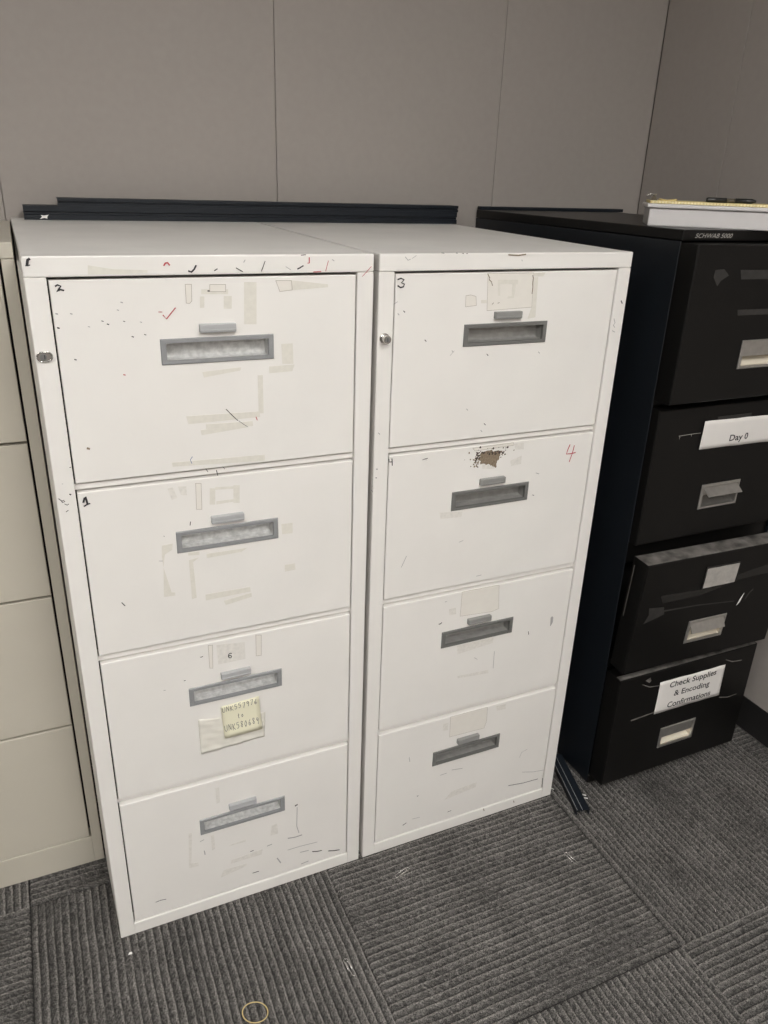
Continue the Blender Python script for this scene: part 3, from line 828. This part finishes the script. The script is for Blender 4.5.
# handwriting
def note_pt(u, v):
    px = (nll[0] * (1 - u) + nlr[0] * u) * (1 - v) + (nul[0] * (1 - u) + nur[0] * u) * v
    pz = (nll[1] * (1 - u) + nlr[1] * u) * (1 - v) + (nul[1] * (1 - u) + nur[1] * u) * v
    return px, FY - note_y(u, v) - 0.00035, pz
GL = {  # strokes in a unit cell
 'U': [[(0, 1), (0.05, 0.15), (0.4, 0), (0.7, 0.2), (0.75, 1)]],
 'N': [[(0, 0), (0.1, 1), (0.65, 0), (0.75, 1)]],
 'K': [[(0.05, 1), (0.05, 0)], [(0.7, 1), (0.1, 0.45), (0.75, 0)]],
 '5': [[(0.7, 1), (0.15, 1), (0.1, 0.6), (0.55, 0.6), (0.65, 0.25), (0.35, 0), (0.05, 0.1)]],
 '7': [[(0.05, 0.95), (0.75, 1), (0.3, -0.1)]],
 '9': [[(0.65, 0.85), (0.3, 1), (0.1, 0.7), (0.4, 0.5), (0.65, 0.8), (0.5, -0.1)]],
 '6': [[(0.6, 1), (0.2, 0.6), (0.1, 0.2), (0.35, 0), (0.65, 0.2), (0.45, 0.45), (0.15, 0.3)]],
 '8': [[(0.65, 0.9), (0.3, 1), (0.15, 0.75), (0.6, 0.3), (0.4, 0), (0.1, 0.2), (0.5, 0.6), (0.65, 0.9)]],
 '0': [[(0.35, 1), (0.05, 0.5), (0.3, 0), (0.65, 0.4), (0.5, 0.95), (0.35, 1)]],
 't': [[(0.3, 1), (0.25, 0.1), (0.5, 0)], [(0.05, 0.65), (0.55, 0.7)]],
 'o': [[(0.35, 0.6), (0.1, 0.35), (0.3, 0), (0.6, 0.25), (0.4, 0.6)]],
}
def scribble(s, u0, v0, cw, chh, parent, name):
    mb = MB()
    for n, chn in enumerate(s):
        for st in GL[chn]:
            pts = [note_pt(u0 + (n + a * 0.85) * cw, v0 + b * chh + 0.012 * math.sin(n * 2.1)) for a, b in st]
            w = 0.00042
            for p, q in zip(pts[:-1], pts[1:]):
                d = Vector((q[0] - p[0], q[2] - p[2])); 
                if d.length < 1e-7: continue
                d.normalize(); nx, nz = -d.y * w, d.x * w; ex, ez = d.x * w * 0.7, d.y * w * 0.7
                mb.poly([(p[0] - ex + nx, p[1], p[2] - ez + nz), (q[0] + ex + nx, q[1], q[2] + ez + nz), (q[0] + ex - nx, q[1], q[2] + ez - nz), (p[0] - ex - nx, p[1], p[2] - ez - nz)])
    return mb.build(name, 'ink', parent)
scribble('UNK557976', 0.03, 0.80, 0.104, 0.15, nt, 'handwriting')
scribble('to', 0.40, 0.50, 0.09, 0.14, nt, 'handwriting')
scribble('UNK580689', 0.03, 0.20, 0.104, 0.18, nt, 'handwriting')

# ------------------------------------------------------------------ beige cabinet at the left edge
BX1 = -0.0088; BX0 = BX1 - 0.762; BY = 0.222
bg = empty('lateral_file_cabinet', ((BX0 + BX1) / 2, (BY + 0.772) / 2, 0))
tag(bg, 'beige filing cabinet cut off by the left edge, set back beside a white one', 'filing cabinet')
mb = MB()
mb.box(BX0, BX0 + 0.0197, BY, 0.772, 0, 1.2946, 0.001); mb.box(BX1 - 0.0197, BX1, BY, 0.772, 0, 1.2946, 0.001)
mb.box(BX0 + 0.0197, BX1 - 0.0197, 0.757, 0.772, 0, 1.2946)
mb.box(BX0 + 0.0197, BX1 - 0.0197, BY, BY + 0.03, 0.0, 0.0735, 0.001)
mb.build('shell', 'beige', bg)
MB().box(BX0, BX1, BY, 0.772, 1.295, H, 0.002, 2).build('top_cap', 'beige', bg)
MB().box(BX0 + 0.02, BX1 - 0.02, BY + 0.026, BY + 0.029, 0.075, 1.294).build('gap_shade_plate', 'gap', bg)  # near-black sheet, painted shade around the beige drawers
bz = [0.074, 0.3804, 0.684, 0.9905, 1.2948]
for k in range(4):
    x0, x1, z0, z1 = BX0 + 0.0227, BX1 - 0.0237, bz[k] + 0.0008, bz[k + 1] - 0.0042
    hz = z1 - 0.075; hc = (x0 + x1) / 2
    d = MB(); d.holed(x0, x1, z0, z1, hc - 0.07, hc + 0.07, hz - 0.03, hz, BY + 0.0012, BY + 0.024, 0.0012)
    dr = d.build('drawer', 'beige', bg, origin=(hc, BY, z0))
    b = MB(); b.holed(hc - 0.074, hc + 0.074, hz - 0.034, hz + 0.004, hc - 0.066, hc + 0.066, hz - 0.027, hz - 0.003, BY - 0.001, BY + 0.004, 0.001)
    b.build('handle_frame', 'bezel', dr)
    b = MB(); b.box(hc - 0.069, hc + 0.069, BY + 0.018, BY + 0.02, hz - 0.029, hz - 0.001); b.build('handle_pocket', 'pocket', dr)

# ------------------------------------------------------------------ black cabinet
KX0, KX1, KH = 1.163, 1.615, 1.36
kc = empty('file_cabinet', ((KX0 + KX1) / 2, 0.388, 0))
tag(kc, 'black four-drawer filing cabinet with drawers ajar and paper signs on them', 'filing cabinet')
mb = MB()
mb.box(KX0, KX0 + 0.003, 0.0, 0.775, 0.004, 1.3385, 0.0008); mb.box(KX1 - 0.003, KX1, 0.0, 0.775, 0.004, 1.3385, 0.0008)
mb.box(KX0 + 0.003, KX1 - 0.003, 0.77, 0.775, 0.004, 1.3385)
mb.build('shell', 'blue_sheen', kc)
MB().box(KX0, KX1, -0.002, 0.775, 1.339, KH, 0.0025, 2).build('top_panel', 'black', kc)
MB().box(KX0 + 0.004, KX1 - 0.004, 0.055, 0.058, 0.01, 1.338).build('gap_shade_sheet', 'gap', kc)  # dark sheet added as painted shade between the black drawers
for za, zb in ((1.0095, 1.0240), (0.6400, 0.6950), (0.3555, 0.3775)):
    MB().box(KX0 + 0.0035, KX1 - 0.0035, 0.006, 0.05, za, zb, 0.001).build('rail', 'black', kc)
MB().box(KX0 + 0.001, KX1 - 0.001, -0.004, 0.05, 0.0, 0.028, 0.003).build('plinth', 'black', kc)
lettering('nameplate_lettering', 'SCHWAB 5000', 1.1935, 1.3452, lambda a, b: -0.0026, 0.0118, kc, 'print_silver', shear=0.35, width=0.0975)
HB = [(1.0905, 1.150), (0.762, 0.822), (0.432, 0.4955), (0.1035, 0.1665)]
KR = [(1.0255, 1.3365, -0.047), (0.6965, 1.008, -0.022), (0.379, 0.675, -0.054), (0.036, 0.3535, -0.053)]
flap_deg = [0, 52, 30, 0]
kd = []
for k, (z0, z1, yf) in enumerate(KR):
    x0, x1 = KX0 + (0.0035 if k == 1 else 0.001), KX1 - (0.0035 if k == 1 else 0.001)
    hz0, hz1 = HB[k]; hx0, hx1 = 1.3295, 1.4465
    ix0, ix1, iz0, iz1 = hx0 + 0.006, hx1 - 0.006, hz0 + 0.006, hz1 - 0.006
    d = MB(); d.holed(x0, x1, z0, z1, hx0 + 0.004, hx1 - 0.004, hz0 + 0.004, hz1 - 0.004, yf, yf + 0.048, 0.0024)
    d.box(x0 + 0.02, x1 - 0.02, yf + 0.0485, yf + 0.0505, z0 + 0.01, z1 - 0.01)
    dr = d.build('drawer', 'black', kc, origin=(x0, yf + 0.048, z0))
    b = MB(); b.holed(hx0, hx1, hz0, hz1, ix0, ix1, iz0, iz1, yf - 0.003, yf + 0.003, 0.0016)
    b.build('handle_frame', 'steel', dr)
    ya, yb = yf + 0.002, yf + 0.024
    zm = iz0 + 0.30 * (iz1 - iz0)
    sec = [(ya, iz1), (yb, iz1 - 0.001), (yb, zm), (ya + 0.004, iz0 + 0.001), (ya, iz0)]
    p = MB()
    for (u0, v0), (u1, v1) in zip(sec[:-1], sec[1:]):
        p.poly([(ix0, u0, v0), (ix1, u0, v0), (ix1, u1, v1), (ix0, u1, v1)])
    for xx in (ix0, ix1): p.poly([(xx, u, v) for u, v in sec])
    p.build('handle_pocket', 'cream' if k != 1 else 'steel', dr)
    # hinged pull flap
    fl = 0.027; b = MB(); a = math.radians(flap_deg[k])
    fx0, fx1 = ix0 + 0.001, ix1 - 0.001
    ph_ = Vector((0, yf + 0.0015, iz1 - 0.001))
    dv = Vector((0, -math.sin(a), -math.cos(a))); nv = Vector((0, math.cos(a), -math.sin(a))) * 0.0016
    e_ = ph_ + dv * fl
    b.prism([(fx0, ph_.y, ph_.z), (fx1, ph_.y, ph_.z), (fx1, e_.y, e_.z), (fx0, e_.y, e_.z)], nv)
    b.build('pull_flap', 'steel', dr)
    kd.append(dr)
# third drawer hangs out, leaning
def face_patch(pts, y, t, name, mname, parent):
    mb = MB(); mb.prism([(a, y, b) for a, b in pts], (0, -t, 0)); return mb.build(name, mname, parent)
y1, y2, y3, y4 = -0.0472, -0.0222, -0.0542, -0.0532
face_patch([(1.2828, 1.2892), (1.59, 1.287), (1.59, 1.268), (1.289, 1.2714)], y1, 0.0003, 'tape_strip', 'old_tape_black', kd[0])
face_patch([(1.2973, 1.2125), (1.59, 1.2105), (1.59, 1.199), (1.3004, 1.2012)], y1, 0.0003, 'tape_strip', 'old_tape_black', kd[0])
face_patch([(1.2165, 1.2901), (1.2394, 1.2915), (1.2546, 1.2795), (1.2361, 1.2697), (1.2294, 1.2597), (1.2154, 1.2768)], y1, 0.0002, 'glue_residue', 'old_tape_black', kd[0])
b = MB(); b.box(1.334, 1.434, y2 - 0.0016, y2, 0.955, 0.9805, 0.0006); b.build('card_holder', 'old_tape_black', kd[1])
b = MB(); b.ribbon([(1.2314, 0.9471), (1.2689, 0.9479), (1.2925, 0.9478)], 0.0009, y2); b.ribbon([(1.234, 0.947), (1.2345, 0.940)], 0.001, y2); b.ribbon([(1.266, 0.9478), (1.267, 0.943)], 0.001, y2)
b.build('scratch', 'print_silver', kd[1])
S3 = 0.012   # offsets of the third drawer's stickers in the drawer's own upright position
pts3 = [(1.219, 0.588), (1.3395, 0.5825), (1.452, 0.605), (1.545, 0.618), (1.556, 0.592), (1.46, 0.589), (1.3429, 0.566), (1.231, 0.566)]
face_patch(pts3, y3, 0.0003, 'tape_strip', 'black_tape', kd[2])
face_patch([(1.1947, 0.5593), (1.2387, 0.5535), (1.2449, 0.5333), (1.1882, 0.5176), (1.199, 0.5399)], y3, 0.0004, 'tape_strip', 'old_tape_black', kd[2])
face_patch([(1.23, 0.545), (1.34, 0.540), (1.46, 0.528), (1.46, 0.5255), (1.34, 0.537), (1.23, 0.541)], y3, 0.0003, 'tape_edge', 'old_tape_black', kd[2])
b = MB(); b.box(1.338, 1.4425, y3 - 0.002, y3, 0.583, 0.643, 0.0006); b.build('card_holder', 'black_tape', kd[2])
quad_grid([(1.342, 0.586), (1.4385, 0.586), (1.4385, 0.638), (1.342, 0.638)], 8, 4, y3 - 0.002, lambda u, v: 0.0006 + 0.0003 * math.sin(12 * u + 4 * v), 0.0004).build('card', 'card', kd[2])
face_patch([(1.4716, 0.5124), (1.4790, 0.520), (1.4855, 0.545), (1.476, 0.528)], y3, 0.0008, 'torn_tape', 'scrap', kd[2])
face_patch([(1.492, 0.525), (1.502, 0.545), (1.513, 0.552), (1.513, 0.548), (1.504, 0.541), (1.496, 0.525)], y3, 0.0005, 'torn_tape', 'old_tape_black', kd[2])
b = MB(); b.box(KX0 + 0.002, KX1 - 0.003, y3 + 0.002, y3 + 0.045, 0.6748, 0.6756); b.build('top_edge_tape', 'grey_tape', kd[2])
b = MB(); b.box(KX0 + 0.0002, KX0 + 0.0012, y3 + 0.0405, y3 + 0.042, 0.52, 0.655); b.build('gasket_edge', 'dim_edge', kd[2])
kd[2].rotation_euler = (math.radians(3.0), 0, math.radians(-1.6))
kd[2].location.y -= 0.004
for pts in ([(1.2204, 0.2241), (1.2576, 0.2262), (1.295, 0.228), (1.295, 0.2262), (1.2576, 0.223), (1.2224, 0.2205)], [(1.5173, 0.2118), (1.5478, 0.2037), (1.5806, 0.2048), (1.581, 0.2032), (1.5478, 0.2015), (1.5173, 0.2095)], [(1.507, 0.3313), (1.5334, 0.3195), (1.5672, 0.3151), (1.5672, 0.3131), (1.5334, 0.317), (1.507, 0.3293)], [(1.2441, 0.3355), (1.2569, 0.3259), (1.2625, 0.3309), (1.258, 0.3415)], [(1.236, 0.327), (1.262, 0.313), (1.294, 0.309), (1.294, 0.3075), (1.262, 0.311), (1.236, 0.325)]):
    face_patch(pts, y4, 0.0006, 'tape_piece', 'grey_tape', kd[3])
b = MB(); b.box(KX0 + 0.004, KX1 - 0.004, y4 + 0.003, y4 + 0.018, 0.3533, 0.3542); b.build('top_edge_tape', 'grey_tape', kd[3])

# paper signs on the black drawers
def wavy1(u, v): return 0.0032 + 0.0007 * math.sin(14 * u + 2.5 * v) + 0.0004 * math.sin(27 * u - 4 * v) + 0.0014 * max(0, u - 0.85)
p1 = quad_grid([(1.2945, 0.9105), (1.5105, 0.9075), (1.5105, 0.9715), (1.2955, 0.9745)], 28, 6, y2, wavy1, 0.0003).build('paper_sign', 'paper', None, smooth=True)
tag(p1, 'white paper strip sign reading Day 0 on a black drawer', 'sign')
lettering('lettering', 'Day 0', 1.378, 0.9215, lambda a, b: y2 - 0.0002 - wavy1((a - 1.2945) / 0.216, (b - 0.909) / 0.064) - 0.0003, 0.0205, p1, 'ink', width=0.0565, bold=0.0004)
def wavy2(u, v): return 0.0014 + 0.0005 * math.sin(9 * u + 3 * v) + 0.0004 * math.sin(21 * u - 2 * v)
p2 = quad_grid([(1.2931, 0.2215), (1.5119, 0.2205), (1.5102, 0.3155), (1.294, 0.3175)], 24, 8, y4, wavy2, 0.0003).build('paper_sign', 'paper', None, smooth=True)
tag(p2, 'white paper sign about check supplies and encoding on the lowest black drawer', 'sign')
f2 = lambda a, b: y4 - wavy2((a - 1.2935) / 0.217, (b - 0.221) / 0.095) - 0.0004
lettering('lettering', 'Check Supplies', 1.405, 0.2925, f2, 0.0235, p2, 'ink', width=0.156, align='CENTER', bold=0.0004)
lettering('lettering', '& Encoding', 1.407, 0.2625, f2, 0.0235, p2, 'ink', width=0.118, align='CENTER', bold=0.0004)
lettering('lettering', 'Confirmations', 1.405, 0.2305, f2, 0.0235, p2, 'ink', width=0.145, align='CENTER', bold=0.0004)

# ------------------------------------------------------------------ things on top of the cabinets
def channel(name, a, b, z, w, h, label, cat, extra=None):
    """folded metal rail from a to b (x, y of the front bottom edge), front web with a groove, flanges to the rear"""
    a = Vector((a[0], a[1], z)); b = Vector((b[0], b[1], z))
    u = (b - a).normalized(); v = Vector((-u.y, u.x, 0)); t = 0.0022
    sec = [(0, 0), (w, 0), (w, t), (t, t), (t, h * 0.36), (t + 0.004, h * 0.40), (t + 0.004, h * 0.52), (t, h * 0.56), (t, h - t), (w, h - t), (w, h), (0, h), (0, h * 0.58), (0.004, h * 0.54), (0.004, h * 0.38), (0, h * 0.34)]
    mb = MB()
    mb.prism([a + v * p[0] + Vector((0, 0, p[1])) for p in sec], b - a)
    o = mb.build(name, 'rail', None)
    tag(o, label, cat, 'charcoal metal rails')
    e = MB(); e.prism([a + v * (-0.0004) + Vector((0, 0, h * 0.585)), a + v * 0.0012 + Vector((0, 0, h * 0.585)), a + v * 0.0012 + Vector((0, 0, h * 0.63)), a + v * (-0.0004) + Vector((0, 0, h * 0.63))], b - a)
    e.build('edge_strip', 'rail', o)
    return o
r1 = channel('metal_rail', (0.0205, 0.708), (1.061, 0.700), HR, 0.045, 0.0285, 'longer charcoal metal rail lying on the white cabinet tops, underneath the other', 'metal rail')
mb = MB(); mb.prism([(a, 0.7072, HR + b) for a, b in ((0.050, 0.001), (0.060, 0.0035), (0.066, 0.002), (0.0660, 0.006), (0.0700, 0.0105), (0.060, 0.0085), (0.053, 0.0100), (0.056, 0.006))], (0, -0.0006, 0)); mb.build('torn_label', 'scrap', r1)
r2 = channel('metal_rail', (0.090, 0.707), (1.063, 0.699), HR + 0.0287, 0.045, 0.0155, 'shorter charcoal metal rail stacked on top of the other against the wall', 'metal rail')

tag(MB().box(KX0 + 0.002, 1.655, 0.756, 0.774, KH, KH + 0.0085, 0.001).build('metal_strip', 'rail', None), 'thin black metal strip lying along the rear of the black cabinet top', 'metal strip')
# pale tray with a pad, pen and clip on the black cabinet, turned
P0 = Vector((1.178, 0.116, KH)); ANG = math.atan2(-0.141, 0.182)
u = Vector((math.cos(ANG), math.sin(ANG), 0)); v = Vector((-u.y, u.x, 0))
def turned(mb, name, mname, parent, label=None, cat=None, origin=None):
    """shapes are made along x, y from 0,0 and turned to lie on the cabinet top"""
    for q in mb.bm.verts: q.co = P0 + u * q.co.x + v * q.co.y + Vector((0, 0, q.co.z))
    o = mb.build(name, mname, parent)
    if label: tag(o, label, cat)
    return o
TL, TD = 0.40, 0.15
tr = empty('shallow_box', tuple(P0 + u * TL / 2 + v * TD / 2))
tag(tr, 'shallow pale grey box lying askew on top of the black cabinet', 'box')
turned(MB().box(0.0, TL, 0, TD, 0.0, 0.0335, 0.0015), 'body', 'tray', tr)
turned(MB().box(-0.006, TL + 0.006, -0.006, TD + 0.006, 0.0345, 0.0420, 0.0022, 2), 'lid', 'tray', tr)
mb = MB(); mb.box(0.0, TL - 0.01, 0.012, 0.135, 0.0423, 0.0475, 0.0006)
pad = turned(mb, 'writing_pad', 'yellow', None, 'yellow writing pad on the pale grey box', 'writing pad')
mb = MB()
for i in range(60): mb.box(0.004 + i * 0.0062, 0.008 + i * 0.0062, 0.0108, 0.0124, 0.0428, 0.0470)
turned(mb, 'page_edge', 'yellow_edge', pad)['kind'] = 'stuff'
mb = MB(); mb.tube([(0.108, 0.03, 0.0525), (0.112, 0.03, 0.0525), (0.147, 0.0305, 0.0525)], [0.0038, 0.0050, 0.0050], 10)
pen = turned(mb, 'pen', 'pen', None, 'black ballpoint pen lying on the yellow pad', 'pen')
mb = MB(); mb.tube([(0.1472, 0.0305, 0.0520), (0.163, 0.031, 0.0520)], 0.0042, 10); turned(mb, 'barrel', 'pen_grip', pen)
mb = MB(); mb.tube([(0.1632, 0.031, 0.0525), (0.195, 0.0315, 0.0525), (0.203, 0.0317, 0.0525)], [0.0048, 0.0048, 0.0022], 10); turned(mb, 'cap', 'pen', pen)
mb = MB()
mb.prism([(0.0, 0.022, 0.0477), (0.014, 0.022, 0.0477), (0.009, 0.022, 0.0570), (0.005, 0.022, 0.0570)], (0, 0.026, 0))
clip = turned(mb, 'binder_clip', 'pen_grip', None, 'small metal clip at the left end of the yellow pad', 'clip')
mb = MB(); mb.tube([(-0.008, 0.026, 0.0560), (0.0, 0.028, 0.0600), (0.007, 0.030, 0.0580), (0.012, 0.036, 0.0605), (0.007, 0.042, 0.0580), (0.0, 0.044, 0.0600), (-0.008, 0.046, 0.0560)], 0.0012, 6); turned(mb, 'clip_wire', 'wire', clip)
mb = MB(); mb.tube([(0.035 + 0.017 * math.cos(a), 0.034 + 0.011 * math.sin(a), 0.0492 + 0.0012 * math.sin(a * 2 + 1)) for a in (2 * math.pi * i / 24 for i in range(24))], 0.0014, 6, True)
turned(mb, 'rubber_band', 'rubber', None, 'tan rubber band on the yellow pad beside the clip', 'rubber band')

# ------------------------------------------------------------------ things on the carpet
def floor_rail():
    a = Vector((1.069, -0.083, 0.0003)); b = Vector((1.124, 0.30, 0.0003)) 
    b = a + (Vector((1.1135, 0.0713, 0.0003)) - a).normalized() * 0.20
    w = (b - a).normalized(); s = Vector((w.y, -w.x, 0)); wd = 0.033; h = 0.017; t = 0.002
    sec = [(0, 0), (t, 0), (t, h - t), (0.012, h - t), (0.012, h - 0.006), (0.0145, h - 0.006), (0.0145, h - t), (wd - t, h - t), (wd - t, 0), (wd, 0), (wd, h), (0, h)]
    mb = MB(); mb.prism([a + s * p[0] + Vector((0, 0, p[1])) for p in sec], b - a)
    o = mb.build('metal_rail', 'rail', None)
    tag(o, 'short charcoal metal rail on the carpet between the white and black cabinets', 'metal rail', 'charcoal metal rails')
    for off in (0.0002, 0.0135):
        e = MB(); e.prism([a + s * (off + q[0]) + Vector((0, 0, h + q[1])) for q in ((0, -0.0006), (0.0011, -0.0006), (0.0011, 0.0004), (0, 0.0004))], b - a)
        e.build('edge_strip', 'rail_edge', o)
floor_rail()
def paper_clip(cx, cy, ang, label):
    L, w = 0.040, 0.0085
    pts = []
    def arc(x, y, r, a0, a1, n=7): return [(x + r * math.cos(a0 + (a1 - a0) * i / n), y + r * math.sin(a0 + (a1 - a0) * i / n)) for i in range(n + 1)]
    r1_, r2_, r3_ = w / 2, w / 2 * 0.82, w / 2 * 0.66
    pts += [(-0.008, r1_)] + arc(L / 2 - r1_, 0, r1_, math.pi / 2, -math.pi / 2) + arc(-L / 2 + r2_, -r1_ + r2_, r2_, -math.pi / 2, -3 * math.pi / 2) + arc(L / 2 - 0.010, -r1_ + 2 * r2_ - r3_, r3_, math.pi / 2, -math.pi / 2) + [(-0.006, -r1_ + 2 * r2_ - 2 * r3_)]
    c, s = math.cos(ang), math.sin(ang)
    n = len(pts)
    mb = MB(); mb.tube([(cx + p[0] * c - p[1] * s, cy + p[0] * s + p[1] * c, 0.0016 + 0.0007 * math.sin(3 * i / n)) for i, p in enumerate(pts)], 0.0008, 5)
    tag(mb.build('paper_clip', 'wire', None), label, 'paper clip', 'paper clips on the carpet')
paper_clip(0.5965, -0.073, math.atan2(0.011, 0.045), 'silver paper clip on the carpet in front of the two white cabinets, nearest their joint')
paper_clip(0.403, -0.238, math.radians(95), 'silver paper clip on the carpet beside the rubber band')
paper_clip(0.975, -0.188, math.radians(98), 'silver paper clip on the carpet near the short metal rail')
def staple(pts, r, name, label, cat, mname='wire'):
    mb = MB(); mb.tube(pts, r, 5); tag(mb.build(name, mname, None), label, cat)
staple([(1.1185, -0.020, 0.0025), (1.1195, -0.024, 0.0012), (1.132, -0.036, 0.0012), (1.132, -0.039, 0.003)], 0.0016, 'staple', 'staple with a painted white reflection beside the short metal rail, nearer the black cabinet', 'staple', 'scrap')  # white material stands in for reflections on the two staples
staple([(1.114, -0.034, 0.0025), (1.115, -0.037, 0.0012), (1.129, -0.046, 0.0012), (1.129, -0.049, 0.003)], 0.0016, 'staple', 'staple with a painted white reflection beside the short metal rail, nearer the viewer', 'staple', 'scrap')
staple([(1.0605, 0.030, 0.0012), (1.0680, 0.014, 0.0012), (1.0695, 0.011, 0.0012)], 0.0009, 'wire_piece', 'thin white wire by the corner of the white cabinet', 'wire', 'scrap')
staple([(1.189, -0.396, 0.0011), (1.1805, -0.426, 0.0011)], 0.0008, 'wire_piece', 'thin pale wire on the open carpet at the right', 'wire')
mb = MB(); mb.tube([(0.2085 + 0.0225 * math.cos(a), -0.2525 + 0.0205 * math.sin(a) - 0.004 * math.cos(a), 0.0013 + 0.0004 * math.sin(3 * a)) for a in (2 * math.pi * i / 40 for i in range(40))], 0.0010, 6, True)
tag(mb.build('rubber_band', 'rubber', None), 'tan rubber band lying on the carpet at the bottom of the photo', 'rubber band')
mb = MB(); mb.prism([(0.008, -0.043, 0.0005), (0.016, -0.0435, 0.0005), (0.0155, -0.039, 0.0005), (0.011, -0.0385, 0.0005)], (0.0005, 0, 0.0012)); tag(mb.build('paper_scrap', 'scrap', None), 'tiny white paper scrap by the corner of the white cabinet', 'scrap')
